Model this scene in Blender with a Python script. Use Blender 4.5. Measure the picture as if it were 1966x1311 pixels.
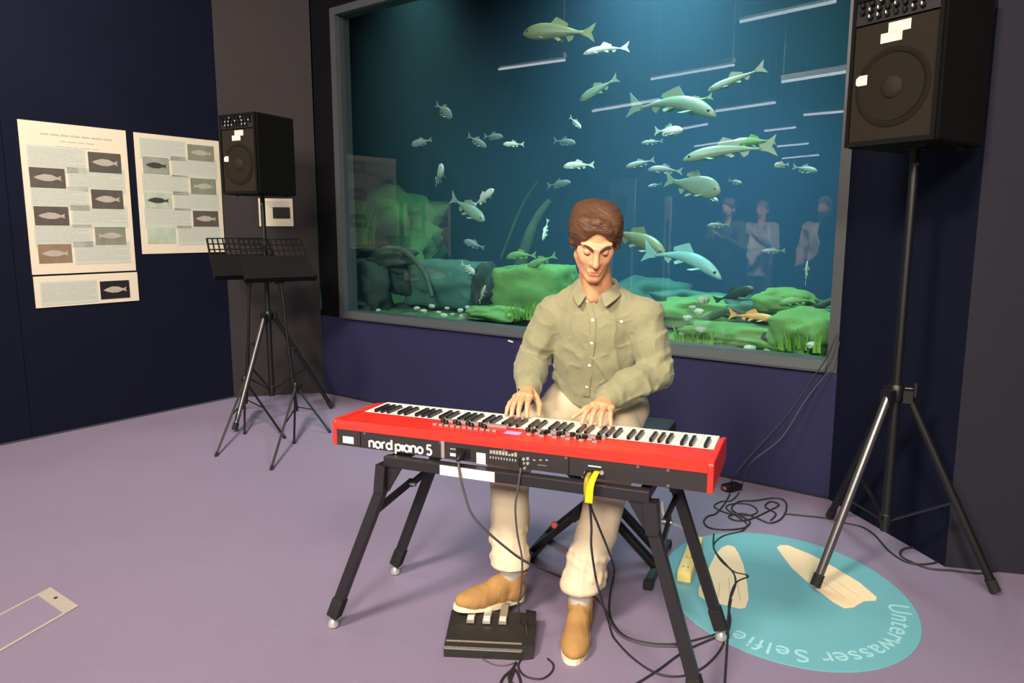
import bpy, math, random
import numpy as np
from mathutils import Vector, Matrix, noise as mnoise

sc = bpy.context.scene
for o in list(bpy.data.objects):
    bpy.data.objects.remove(o, do_unlink=True)
COL = sc.collection
random.seed(7)
R = math.radians

# ------------------------------------------------------------------ camera
W, H = 1966, 1311
CF, CP, CR, CH = 1406.877, .1511, -.0008, 1.3917      # focal (px), pitch down, roll, height
cd = bpy.data.cameras.new('camera')
cam = bpy.data.objects.new('camera', cd)
COL.objects.link(cam)
cd.sensor_fit = 'HORIZONTAL'
cd.sensor_width = 36
cd.lens = 36 * CF / W
cd.clip_start = .05
cam.location = (0, 0, CH)
cam.rotation_euler = (Matrix.Rotation(math.pi/2 - CP, 3, 'X') @ Matrix.Rotation(-CR, 3, 'Z')).to_euler()
sc.camera = cam

# ------------------------------------------------------------------ world, exposure
wd = bpy.data.worlds.new('world')
sc.world = wd
wd.use_nodes = True
wd.node_tree.nodes['Background'].inputs[0].default_value = (.75, .72, .8, 1)
wd.node_tree.nodes['Background'].inputs[1].default_value = .03
sc.view_settings.view_transform = 'Standard'
sc.view_settings.look = 'None'
sc.view_settings.gamma = 1
sc.view_settings.use_curve_mapping = False
sc.view_settings.exposure = 0.0
sc.cycles.use_denoising = True
sc.cycles.max_bounces = 8
sc.cycles.transparent_max_bounces = 16
sc.cycles.volume_bounces = 0

def area_light(name, loc, target, size, power, color, spread=180, size_y=None):
    l = bpy.data.lights.new(name, 'AREA')
    l.energy = power
    l.color = color
    l.size = size
    if size_y:
        l.shape = 'RECTANGLE'
        l.size_y = size_y
    l.spread = R(spread)
    o = bpy.data.objects.new(name, l)
    o.location = loc
    o.rotation_euler = (Vector(target) - Vector(loc)).to_track_quat('-Z', 'Y').to_euler()
    COL.objects.link(o)
    return o

# ------------------------------------------------------------------ pixel -> place helpers
def ray(x, y):
    a = (x - W/2)/CF
    b = (y - H/2)/CF
    c, s = math.cos(CR), math.sin(CR)
    xx = c*a + s*b
    yy = -s*a + c*b
    return np.array([xx, math.cos(CP) - yy*math.sin(CP), -math.sin(CP) - yy*math.cos(CP)])
CAM = np.array([0, 0, CH])
def flo(x, y, z=0.0):
    d = ray(x, y)
    return CAM + d*(z - CH)/d[2]
def onplane(x, y, P, n):
    d = ray(x, y)
    return CAM + d*(np.dot(np.asarray(P) - CAM, n)/np.dot(d, n))

# keyboard frame: l along the keys (towards picture right), t away from the camera (towards the player)
KX, KY, KYAW = .0364, 2.3843, -.3854
KU = np.array([math.cos(KYAW), math.sin(KYAW), 0])
KT = np.array([-math.sin(KYAW), math.cos(KYAW), 0])
KO = np.array([KX, KY, 0])
def kw(l, t, z=0.0):
    return KO + KU*l + KT*t + np.array([0, 0, z])
def kl(P):
    d = np.asarray(P, float) - KO
    return np.array([d @ KU, d @ KT, d[2]])
def kat(x, y, t):
    return kl(onplane(x, y, KO + KT*t, KT))
# tank wall frame: s along the window, d depth behind the glass
TO = np.array([-1.627, 6.2, 0])
TE = np.array([.7919, -.6107, 0])
TN = np.array([.6107, .7919, 0])
TYAW = math.atan2(TE[1], TE[0])
def tw(s, d, z):
    return TO + TE*s + TN*d + np.array([0, 0, z])
def tat(x, y, d):
    P = onplane(x, y, TO + TN*d, TN)
    q = P - TO
    return np.array([q @ TE, d, P[2]])
# left wall frame
LO = np.array([-3.336, 4.616, 0])
LE = np.array([.5873, .8094, 0])
LN = np.array([.8094, -.5873, 0])       # towards the room
LYAW = math.atan2(LE[1], LE[0])
def lat(x, y):
    P = onplane(x, y, LO, LN)
    return (P - LO) @ LE, P[2]

# room light: a ceiling key lamp, plus added fill lights out of view
WARM = (1, .87, .72)
area_light('ceiling_lamp_key', (-2.3, -.7, 4.35), (0.0, 2.7, .6), .9, 300, WARM, 150)
area_light('added_fill_front', (1.0, -1.6, 4.35), (.2, 2.6, .6), 1.2, 130, WARM, 150)  # unseen light added to fill from the front
area_light('added_fill_rear', (-1.2, -4.8, 4.35), (0.1, 2.5, .5), 1.2, 210, WARM, 90)  # unseen light added far back to reach the legs under the piano
area_light('added_fill_left', (-2.6, 3.0, 4.45), (-3.0, 5.1, 1.4), .8, 80, WARM, 110)  # unseen light added to brighten the posters on the left wall
# lamps above the water, with an added fill at left
area_light('tank_lamp_main', tw(2.45, 1.3, 3.75), tw(2.45, 1.5, .6), .9, 84, (.66, .84, 1), 110)
area_light('tank_lamp_front', tw(2.9, .35, 3.75), tw(2.7, .9, .6), .7, 46, (.75, 1, .85), 110)
area_light('tank_lamp_side', tw(4.0, .8, 3.75), tw(3.7, 1.0, .6), .5, 16, (.72, 1, .85), 110)
area_light('added_tank_fill', tw(.2, 1.0, 3.75), tw(.2, 1.5, .6), .5, 12, (.85, 1, .75), 80)  # added light that lifts the left rocks out of the dark

# ------------------------------------------------------------------ materials
def srgb(r, g, b):
    f = lambda c: c/12.92/255 if c <= 10.3 else ((c/255 + .055)/1.055)**2.4
    return (f(r), f(g), f(b), 1)
MATS = {}
def mat(name, col, rough=.5, metal=0., bump=0., bscale=60., var=0., vscale=8., emit=None, stretch=None, sheen=0., spec=None):
    if name in MATS:
        return MATS[name]
    m = bpy.data.materials.new(name)
    m.use_nodes = True
    nt = m.node_tree
    b = nt.nodes['Principled BSDF']
    b.inputs['Base Color'].default_value = col
    b.inputs['Roughness'].default_value = rough
    b.inputs['Metallic'].default_value = metal
    if spec is not None:
        b.inputs['Specular IOR Level'].default_value = spec
    if sheen:
        b.inputs['Sheen Weight'].default_value = sheen
    tc = nt.nodes.new('ShaderNodeTexCoord')
    src = tc.outputs['Object']
    if stretch:
        mp = nt.nodes.new('ShaderNodeMapping')
        mp.inputs['Scale'].default_value = stretch
        nt.links.new(src, mp.inputs[0])
        src = mp.outputs[0]
    if var:
        n = nt.nodes.new('ShaderNodeTexNoise')
        n.inputs['Scale'].default_value = vscale
        n.inputs['Detail'].default_value = 5
        nt.links.new(src, n.inputs['Vector'])
        mx = nt.nodes.new('ShaderNodeMix')
        mx.data_type = 'RGBA'
        mx.inputs[6].default_value = tuple(max(0, c*(1 - var)) for c in col[:3]) + (1,)
        mx.inputs[7].default_value = tuple(min(1, c*(1 + var)) for c in col[:3]) + (1,)
        nt.links.new(n.outputs[0], mx.inputs[0])
        nt.links.new(mx.outputs[2], b.inputs['Base Color'])
    if bump:
        n = nt.nodes.new('ShaderNodeTexNoise')
        n.inputs['Scale'].default_value = bscale
        n.inputs['Detail'].default_value = 3
        nt.links.new(src, n.inputs['Vector'])
        bp = nt.nodes.new('ShaderNodeBump')
        bp.inputs['Strength'].default_value = bump
        bp.inputs['Distance'].default_value = .01
        nt.links.new(n.outputs[0], bp.inputs['Height'])
        nt.links.new(bp.outputs[0], b.inputs['Normal'])
    if emit:
        b.inputs['Emission Color'].default_value = emit[0]
        b.inputs['Emission Strength'].default_value = emit[1]
    MATS[name] = m
    return m

# ------------------------------------------------------------------ mesh building
class MB:
    def __init__(s):
        s.v = []; s.f = []
    def add(s, V, F):
        n = len(s.v)
        s.v += [tuple(map(float, p)) for p in V]
        s.f += [tuple(i + n for i in q) for q in F]
        return s
    def box(s, lo, hi, bev=0.0):
        x0, y0, z0 = lo; x1, y1, z1 = hi
        if bev <= 0:
            V = [(x, y, z) for z in (z0, z1) for y in (y0, y1) for x in (x0, x1)]
            F = [(0, 2, 3, 1), (4, 5, 7, 6), (0, 1, 5, 4), (2, 6, 7, 3), (0, 4, 6, 2), (1, 3, 7, 5)]
            return s.add(V, F)
        import bmesh
        bm = bmesh.new()
        bmesh.ops.create_cube(bm, size=1)
        for v in bm.verts:
            v.co = Vector(((x0 + x1)/2 + v.co.x*(x1 - x0), (y0 + y1)/2 + v.co.y*(y1 - y0), (z0 + z1)/2 + v.co.z*(z1 - z0)))
        bmesh.ops.bevel(bm, geom=bm.edges[:], offset=bev, segments=2, affect='EDGES', profile=.6)
        bm.verts.index_update()
        V = [tuple(v.co) for v in bm.verts]; F = [tuple(v.index for v in f.verts) for f in bm.faces]
        bm.free()
        return s.add(V, F)
    def bar(s, a, b, w, h, up=(0, 0, 1), bev=0.0):
        """rectangular bar from a to b; w across, h along 'up'"""
        a = Vector(a); b = Vector(b); d = (b - a); L = d.length; d.normalize()
        u = Vector(up); x = d.cross(u)
        if x.length < 1e-4:
            x = d.cross(Vector((1, 0, 0)))
        x.normalize(); u = x.cross(d).normalized()
        t = MB().box((-w/2, 0, -h/2), (w/2, L, h/2), bev)
        return s.add([a + x*p[0] + d*p[1] + u*p[2] for p in t.v], t.f)
    def tube(s, path, r, seg=10, cap=True):
        P = [Vector(p) for p in path]
        rs = r if hasattr(r, '__len__') else [r]*len(P)
        V = []; F = []
        prev = None
        for i, p in enumerate(P):
            d = (P[min(i + 1, len(P) - 1)] - P[max(i - 1, 0)])
            if d.length < 1e-9:
                d = Vector((0, 0, 1))
            d.normalize()
            if prev is None:
                u = d.orthogonal().normalized()
            else:
                u = prev - d*prev.dot(d)
                u = u.normalized() if u.length > 1e-6 else d.orthogonal().normalized()
            prev = u
            w = d.cross(u)
            for k in range(seg):
                a = 2*math.pi*k/seg
                V.append(p + (u*math.cos(a) + w*math.sin(a))*rs[i])
        for i in range(len(P) - 1):
            for k in range(seg):
                k2 = (k + 1) % seg
                F.append((i*seg + k, i*seg + k2, (i + 1)*seg + k2, (i + 1)*seg + k))
        if cap:
            F.append(tuple(range(seg))[::-1])
            F.append(tuple((len(P) - 1)*seg + k for k in range(seg)))
        return s.add(V, F)
    def lathe(s, prof, origin=(0, 0, 0), axis=(0, 0, 1), seg=24):
        """prof: list of (radius, height) along axis"""
        o = Vector(origin); a = Vector(axis).normalized(); u = a.orthogonal().normalized(); w = a.cross(u)
        V = []; F = []
        for r, h in prof:
            for k in range(seg):
                t = 2*math.pi*k/seg
                V.append(o + a*h + (u*math.cos(t) + w*math.sin(t))*max(r, 1e-5))
        for i in range(len(prof) - 1):
            for k in range(seg):
                k2 = (k + 1) % seg
                F.append((i*seg + k, i*seg + k2, (i + 1)*seg + k2, (i + 1)*seg + k))
        F.append(tuple(range(seg))[::-1])
        F.append(tuple((len(prof) - 1)*seg + k for k in range(seg)))
        return s.add(V, F)
    def prism(s, poly, M):
        """poly: 2D points; M(x, y, w) -> 3D with w in 0..1"""
        n = len(poly)
        V = [M(x, y, 0) for x, y in poly] + [M(x, y, 1) for x, y in poly]
        F = [tuple(range(n))[::-1], tuple(range(n, 2*n))] + [(i, (i + 1) % n, n + (i + 1) % n, n + i) for i in range(n)]
        return s.add(V, F)
    def grid(s, rows, closed_u=False, thick=None):
        """rows of equal length of 3D points -> quads"""
        n = len(rows[0]); V = [p for r in rows for p in r]; F = []
        for i in range(len(rows) - 1):
            for k in range(n if closed_u else n - 1):
                k2 = (k + 1) % n
                F.append((i*n + k, i*n + k2, (i + 1)*n + k2, (i + 1)*n + k))
        return s.add(V, F)
    def build(s, name, m, parent=None, smooth=False, fix=True):
        me = bpy.data.meshes.new(name)
        me.from_pydata(s.v, [], s.f)
        if fix:
            import bmesh
            bm = bmesh.new(); bm.from_mesh(me)
            bmesh.ops.recalc_face_normals(bm, faces=bm.faces)
            bm.to_mesh(me); bm.free()
        if smooth:
            me.shade_smooth() if smooth is True else None
            if smooth == 'auto':
                for p in me.polygons: p.use_smooth = True
                me.set_sharp_from_angle(angle=R(35))
        if m:
            me.materials.append(m)
        o = bpy.data.objects.new(name, me)
        COL.objects.link(o)
        if parent:
            o.parent = parent
        return o

def np_mesh(name, V, Q, m, parent=None):
    me = bpy.data.meshes.new(name)
    me.vertices.add(len(V)); me.vertices.foreach_set('co', np.ascontiguousarray(V, dtype=np.float32).ravel())
    n = len(Q)
    me.loops.add(n*4); me.loops.foreach_set('vertex_index', np.ascontiguousarray(Q, dtype=np.int32).ravel())
    me.polygons.add(n)
    me.polygons.foreach_set('loop_start', np.arange(0, n*4, 4, dtype=np.int32))
    me.update(calc_edges=True)
    me.shade_smooth()
    me.materials.append(m)
    o = bpy.data.objects.new(name, me)
    COL.objects.link(o)
    if parent:
        o.parent = parent
    return o

def tag(o, label=None, cat=None, group=None, kind=None):
    if label: o['label'] = label
    if cat: o['category'] = cat
    if group: o['group'] = group
    if kind: o['kind'] = kind
    return o
def thing(name, label, cat, loc=(0, 0, 0), rz=0.0, group=None):
    o = bpy.data.objects.new(name, None)
    o.empty_display_size = .1
    COL.objects.link(o)
    o.location = loc
    o.rotation_euler = (0, 0, rz)
    return tag(o, label, cat, group)
def copy_tree(o, parent=None):
    c = o.copy()
    COL.objects.link(c)
    if parent: c.parent = parent
    for ch in list(o.children):
        copy_tree(ch, c)
    return c
def smooth_path(pts, n=8):
    P = [Vector(p) for p in pts]
    out = []
    for i in range(len(P) - 1):
        p0 = P[max(i - 1, 0)]; p1 = P[i]; p2 = P[i + 1]; p3 = P[min(i + 2, len(P) - 1)]
        for k in range(n):
            t = k/n
            out.append(.5*((2*p1) + (p2 - p0)*t + (2*p0 - 5*p1 + 4*p2 - p3)*t*t + (3*p1 - p0 - 3*p2 + p3)*t**3))
    out.append(P[-1])
    return out
def frame_box(s0, s1, d0, d1, z0, z1):
    """box in the tank-wall frame as world points"""
    t = MB().box((s0, d0, z0), (s1, d1, z1))
    b = MB(); b.add([tw(*p) for p in t.v], t.f)
    return b
# ------------------------------------------------------------------ setting
M_floor = mat('carpet_violet', srgb(124, 111, 136), .75, bump=.25, bscale=220, var=.12, vscale=1.3)
M_navy = mat('paint_navy', srgb(15, 18, 36), .8, bump=.05, bscale=90, var=.12, vscale=3, spec=.1)
M_violet = mat('wall_violet', srgb(39, 39, 70), .8, bump=.05, bscale=90, var=.08, vscale=3, spec=.15)
M_dark = mat('wall_midnight', srgb(9, 9, 14), .8, var=.1, vscale=3, spec=.1)
M_grey = mat('paint_grey', srgb(47, 43, 46), .8, bump=.05, bscale=80, var=.1, vscale=4, spec=.15)
M_slate = mat('paint_slate', srgb(36, 35, 46), .8, bump=.05, bscale=80, var=.08, vscale=4, spec=.15)
M_ceil = mat('paint_ceiling', srgb(30, 30, 36), .9)
M_frame = mat('frame_grey', srgb(60, 63, 68), .5)
M_joint = mat('joint_dark', srgb(18, 19, 28), .8)

def struct(name, mb, m, smooth=False):
    return tag(mb.build(name, m, smooth=smooth), kind='structure')
HT = 4.6
struct('floor', MB().box((-16, -14, -.1), (7, 7.5, 0)), M_floor)
struct('ceiling', MB().box((-16, -14, HT), (7, 11, HT + .1)), M_ceil)

def wall_slab(name, A, B, z0, z1, m, thick=.12, side=1):
    """vertical slab whose room face runs A->B (2D); body behind it"""
    A = np.array(A, float); B = np.array(B, float)
    d = (B - A)/np.linalg.norm(B - A)
    n = np.array([-d[1], d[0]])*side*thick
    P = [A, B, B + n, A + n]
    return struct(name, MB().prism([tuple(p) for p in P], lambda x, y, w: (x, y, z0 + (z1 - z0)*w)), m)
lwp = lambda w: (LO + LE*w)[:2]
w_seam = lat(62, 841)[0]
wl = struct('wall_left', MB().prism([tuple((LO + LE*a + LN*b)[:2]) for a, b in ((-.8, -.01), (1.714, -.01), (1.714, -.14), (-.8, -.14))],
                                    lambda x, y, w: (x, y, HT*w)), M_joint)
for a, b in ((-.8, w_seam - .002), (w_seam + .002, 1.714)):
    p = MB().prism([tuple((LO + LE*q + LN*r)[:2]) for q, r in ((a, 0), (b, 0), (b, -.011), (a, -.011))],
                   lambda x, y, w: (x, y, HT*w)).build('panel', M_navy, wl)
LC = lwp(1.714)                                        # corner left wall / pillar
wall_slab('wall_pillar', LC, TO[:2], 0, HT, M_grey)
# tank wall: lower field under the window, dark surround, window with frame and pane
S0, S1, Z0, Z1 = .262, 4.115, .672, 3.095
tb = lambda nm, a, b, c, d_, e, f_, m: struct(nm, frame_box(a, b, c, d_, e, f_), m)
tb('wall_back', 0, 4.147, 0, .13, 0, Z0, M_violet)
tb('wall_back_left', 0, S0, 0.012, .13, Z0, HT, M_dark)  # darker colour than the wall below the sill
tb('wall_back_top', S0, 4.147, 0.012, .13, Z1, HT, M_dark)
win = tag(frame_box(S0, S0 + .062, -.012, .13, Z0, Z1).build('window_1', M_frame), kind='structure')
frame_box(S1 - .02, S1 + .03, -.004, .13, Z0, Z1).build('frame_side', M_frame, win)
frame_box(S0 + .062, S1 - .02, -.012, .13, Z1 - .055, Z1).build('frame_top', M_frame, win)
# sill with a slope towards the room
sill = MB().prism([(-.03, Z0), (-.03, Z0 + .012), (.0, Z0 + .058), (.13, Z0 + .058), (.13, Z0)],
                  lambda x, y, w: tw(S0 + .062 + (S1 - .02 - S0 - .062)*w, x, y))
sill.build('sill', M_frame, win)
# glass: thin pane with a Fresnel reflection
mg = bpy.data.materials.new('tank_glass'); mg.use_nodes = True
nt = mg.node_tree; nt.nodes.remove(nt.nodes['Principled BSDF'])
out = nt.nodes['Material Output']
tr = nt.nodes.new('ShaderNodeBsdfTransparent'); tr.inputs[0].default_value = (.93, .97, .97, 1)
gl = nt.nodes.new('ShaderNodeBsdfGlossy'); gl.inputs['Roughness'].default_value = 0.0
fr = nt.nodes.new('ShaderNodeFresnel'); fr.inputs[0].default_value = 1.5
mx = nt.nodes.new('ShaderNodeMixShader')
nt.links.new(fr.outputs[0], mx.inputs[0]); nt.links.new(tr.outputs[0], mx.inputs[1]); nt.links.new(gl.outputs[0], mx.inputs[2])
nt.links.new(mx.outputs[0], out.inputs['Surface'])
pane = MB().add([tw(S0 + .05, .03, Z0 + .05), tw(S1 - .01, .03, Z0 + .05), tw(S1 - .01, .03, Z1 - .045), tw(S0 + .05, .03, Z1 - .045)], [(0, 1, 2, 3)])
pane.build('glass_pane', mg, win, fix=False)

# right-hand walls
RC = tw(4.147, 0, 0)[:2]
wall_slab('wall_right', RC, (1.812, 2.89), 0, HT, M_navy, side=1)
wall_slab('wall_right_front', (1.812, 2.89), (5.2, 2.05), 0, HT, M_slate, side=1)
wall_slab('wall_far_right', (5.2, 2.05), (5.2, -12), 0, HT, M_slate, side=1)
# the rest of the hall behind the camera
wall_slab('wall_rear', (5.2, -12), (-15, -12), 0, HT, M_slate, side=1)
wall_slab('wall_far_left', (-15, -12), (-15, 6), 0, HT, M_slate, side=1)
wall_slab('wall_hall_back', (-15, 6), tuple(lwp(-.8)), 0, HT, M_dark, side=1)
# narrow trims at the foot of the walls
M_base = mat('skirting', srgb(60, 56, 70), .6)
def skirting(name, A, B, off=.006, m=M_base, h=.012):
    A = np.array(A); B = np.array(B); d = (B - A)/np.linalg.norm(B - A); n = np.array([d[1], -d[0]])*off
    struct(name, MB().prism([tuple(A), tuple(B), tuple(B + n), tuple(A + n)], lambda x, y, w: (x, y, h*w)), m)
skirting('baseboard_left', lwp(-.8), LC)
skirting('baseboard_back', TO[:2], RC, m=M_joint)

# ------------------------------------------------------------------ aquarium behind the glass
M_back = mat('tank_backdrop', srgb(26, 49, 90), .9, var=.25, vscale=1.2)
M_sand = mat('tank_gravel', srgb(70, 104, 64), .95, bump=.8, bscale=30, var=.4, vscale=9)
M_side = mat('tank_side', srgb(16, 26, 34), .9)
TD = 3.1
tank = frame_box(-2.3, 4.75, TD, TD + .1, .3, 4.3)
tb_ = tag(tank.build('tank_basin', M_back), kind='structure')
frame_box(-2.4, -2.3, .15, TD + .1, .3, 4.3).build('side_wall', M_side, tb_)
frame_box(4.75, 4.85, .13, TD + .1, .3, 4.3).build('side_wall', M_side, tb_)
frame_box(-2.4, 4.85, .15, TD + .1, 4.3, 4.4).build('lid', M_side, tb_)
# gravel bed with an uneven top
NS, ND = 120, 46
rows = []
for j in range(ND + 1):
    row = []
    for i in range(NS + 1):
        s = -2.3 + 7.05*i/NS; d = .135 + (TD - .135)*j/ND
        z = .66 + .10*d/TD + .05*mnoise.noise(Vector((s*1.7, d*1.7, 3))) + .022*mnoise.noise(Vector((s*9, d*9, 1)))
        if j == 0: z = .70
        row.append(tw(s, d, z))
    rows.append(row)
gb = MB().grid(rows).build('gravel_bed', M_sand, tb_, smooth=True)
# water
mw = bpy.data.materials.new('tank_water'); mw.use_nodes = True
nt = mw.node_tree; nt.nodes.remove(nt.nodes['Principled BSDF'])
va = nt.nodes.new('ShaderNodeVolumeAbsorption'); va.inputs[0].default_value = (.46, .80, .80, 1); va.inputs[1].default_value = .36
vs = nt.nodes.new('ShaderNodeVolumeScatter'); vs.inputs[0].default_value = (.30, .68, 1, 1); vs.inputs[1].default_value = .055
ad = nt.nodes.new('ShaderNodeAddShader')
nt.links.new(va.outputs[0], ad.inputs[0]); nt.links.new(vs.outputs[0], ad.inputs[1])
nt.links.new(ad.outputs[0], nt.nodes['Material Output'].inputs['Volume'])
wat = frame_box(-2.29, 4.74, .135, TD - .002, .45, 3.55).build('water', mw)
tag(wat, kind='structure')

def rock(name, label, px, py, d, sx, sy, sz, m, seed, box=.5, rough=.18, rz=0.0, group=None, zoff=0.0, cat='rock'):
    """boulder standing about pixel px,py at depth d; sizes are full extents (m)"""
    import bmesh
    q = tat(px, py, d)
    bm = bmesh.new()
    bmesh.ops.create_icosphere(bm, subdivisions=4, radius=1)
    for v in bm.verts:
        c = v.co.copy()
        k = max(abs(c.x), abs(c.y), abs(c.z))
        c = c.lerp(c/k, box)
        n = mnoise.fractal(c*1.6 + Vector((seed*3.1, seed, 0)), .9, 2.1, 5)
        c *= 1 + rough*n
        v.co = Vector((c.x*sx/2, c.y*sy/2, c.z*sz/2))
    me = bpy.data.meshes.new(name); bm.to_mesh(me); bm.free()
    me.shade_smooth(); me.materials.append(m)
    o = bpy.data.objects.new(name, me); COL.objects.link(o)
    o.location = tw(q[0], d, q[2] + zoff); o.rotation_euler = (0, 0, TYAW + rz)
    return tag(o, label, cat, group)
M_rgreen = mat('rock_algae', srgb(84, 132, 72), .95, bump=.6, bscale=14, var=.35, vscale=6)
M_rdark = mat('rock_dark', srgb(38, 54, 46), .95, bump=.6, bscale=12, var=.4, vscale=5)
M_rteal = mat('rock_teal', srgb(58, 98, 88), .95, bump=.6, bscale=12, var=.35, vscale=5)
M_rpale = mat('rock_pale', srgb(150, 170, 150), .9, bump=.4, bscale=20, var=.25, vscale=9)
M_leaf = mat('water_weed', srgb(92, 150, 60), .8, var=.4, vscale=10)

rock('boulder', 'large green algae covered boulder with flat top behind the seated player', 1030, 556, .75, .62, .55, .40, M_rgreen, 1, .75, .13, .15)
rock('boulder', 'low green boulder in front of the flat topped boulder by the sill', 960, 600, .45, .52, .35, .12, M_rgreen, 2, .4, .3)
rock('boulder', 'dark stone leaning against left window frame in the tank', 700, 560, .45, .42, .4, .50, M_rdark, 3, .5, .35, .5)
rock('boulder', 'dark arched stone above the small cave at tank left', 745, 500, .75, .72, .4, .20, M_rdark, 4, .5, .35, -.3)
rock('boulder', 'dark stone hanging down as right foot of the arch', 775, 535, .75, .22, .3, .3, M_rdark, 5, .4, .3)
rock('boulder', 'wide teal boulder in the shade left of the green boulder', 860, 545, 1.0, .75, .5, .42, M_rteal, 6, .65, .2, .2)
rock('boulder', 'narrow dark stone between teal and green boulders', 935, 550, .8, .16, .3, .38, M_rdark, 7, .4, .3)
rock('boulder', 'mossy green slope filling the far left of the tank', 735, 480, 1.9, 1.7, .8, 1.1, M_rgreen, 8, .55, .42)
rock('boulder', 'low dark stone at the bottom left tank corner', 680, 590, .3, .3, .25, .12, M_rdark, 9, .4, .3)
rock('boulder', 'broad green boulder low in front at tank right', 1430, 645, .55, .85, .5, .16, M_rgreen, 10, .4, .3)
rock('boulder', 'green boulder at the right end of the window sill', 1550, 640, .45, .42, .4, .26, M_rgreen, 11, .4, .3)
rock('boulder', 'green ledge behind the orange fish', 1370, 600, 1.0, .8, .6, .2, M_rgreen, 12, .5, .3)
rock('boulder', 'dark teal stone under the ledge by right frame', 1530, 605, .9, .8, .5, .22, M_rteal, 13, .5, .35)
rock('boulder', 'teal stone right of the player at elbow height', 1330, 585, 1.5, .6, .5, .22, M_rteal, 14, .5, .3)
rock('boulder', 'teal boulder far back in the middle of the tank', 1240, 575, 2.2, .9, .6, .35, M_rteal, 15, .5, .3)
rock('boulder', 'rounded green stone beside right window frame, upper one', 1505, 578, .7, .36, .3, .16, M_rgreen, 16, .3, .25)

# driftwood, roots
M_wood = mat('driftwood', srgb(60, 74, 58), .9, bump=.5, bscale=16, var=.4, vscale=9)
def branch(label, pts, r0, r1):
    P = smooth_path([tw(*tat(x, y, d)) for x, y, d in pts], 8)
    n = len(P)
    o0 = P[0]
    b = MB().tube([p - o0 for p in P], [r0 + (r1 - r0)*i/(n - 1) + .006*mnoise.noise(p*9) for i, p in enumerate(P)], 9)
    o = b.build('driftwood', M_wood, smooth=True); o.location = o0
    tag(o, label, 'driftwood')
branch('submerged dark branch slanting up over the arched stone at tank left', [(680, 545, .6), (720, 490, .6), (770, 480, .65), (812, 520, .7), (830, 570, .6)], .035, .02)
branch('submerged trunk leaning up behind the flat topped green boulder', [(985, 560, 1.6), (1010, 470, 1.7), (1030, 420, 1.8), (1055, 385, 1.9)], .07, .03)
branch('thin submerged branch rising steeply left of the leaning trunk', [(960, 500, 1.9), (1000, 400, 2.0), (1032, 348, 2.0)], .02, .01)
branch('submerged root lying over green stones at tank right', [(1345, 620, .7), (1400, 595, .7), (1470, 612, .65), (1560, 590, .7), (1600, 575, .7)], .03, .018)

# pebbles on the gravel near the sill
PEB = [(800, 592), (812, 598), (829, 588), (842, 600), (858, 592), (868, 604), (884, 596), (897, 590), (906, 603), (852, 606), (890, 608), (920, 606), (726, 596), (1310, 640), (1328, 652), (1345, 632), (1362, 655), (1400, 655), (1440, 668), (1475, 672), (1520, 672), (1560, 662), (1330, 590), (1320, 610), (1342, 598), (1350, 575), (1585, 640)]
pr = None
for i, (x, y) in enumerate(PEB):
    if pr is None:
        pr = rock('pebble', 'small pale pebble among others on the gravel behind the glass', x, y, .3, .06, .05, .035, M_rpale, 30, .2, .2, group='pale pebbles on the tank gravel', cat='pebble')
        o = pr
    else:
        o = pr.copy(); COL.objects.link(o)
    o.location = tw(*tat(x, y, .22 + .12*(i % 3)))
    k = .6 + .7*random.random()
    o.scale = (k, k, k); o.rotation_euler = (0, 0, random.random()*6)

# weed tufts
def weed(label, px, py, d, hgt, n, spread, seed):
    rnd = random.Random(seed)
    q = tw(*tat(px, py, d))
    b = MB()
    for i in range(n):
        a = rnd.random()*6.28; rr = spread*rnd.random()
        x, y = rr*math.cos(a), rr*math.sin(a)
        hh = hgt*(.6 + .5*rnd.random()); le = .25*hh
        w = .008 + .006*rnd.random()
        pts = []
        ca, sa = math.cos(a*2.3), math.sin(a*2.3)
        for k in range(5):
            t = k/4
            ww = w*(1 - .85*t)
            cx, cy = x + le*t*t*math.cos(a), y + le*t*t*math.sin(a)
            pts.append([(cx - ww*ca, cy - ww*sa, hh*t), (cx, cy + .002, hh*t), (cx + ww*ca, cy + ww*sa, hh*t)])
        b.grid(pts)
    o = b.build('water_weed', M_leaf, smooth=True, fix=False)
    o.location = q; o.rotation_euler = (0, 0, TYAW)
    tag(o, label, 'water plant')
weed('tuft of green water weed at the foot of the green boulder', 1010, 610, .3, .1, 60, .18, 1)
weed('tuft of green water weed right of the player near the sill', 1345, 660, .35, .1, 60, .16, 2)
weed('tuft of green water weed in the right tank corner', 1540, 668, .3, .12, 70, .16, 3)
weed('tuft of tall green water weed behind the left window frame', 690, 470, 1.2, .4, 50, .2, 4)

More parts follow.
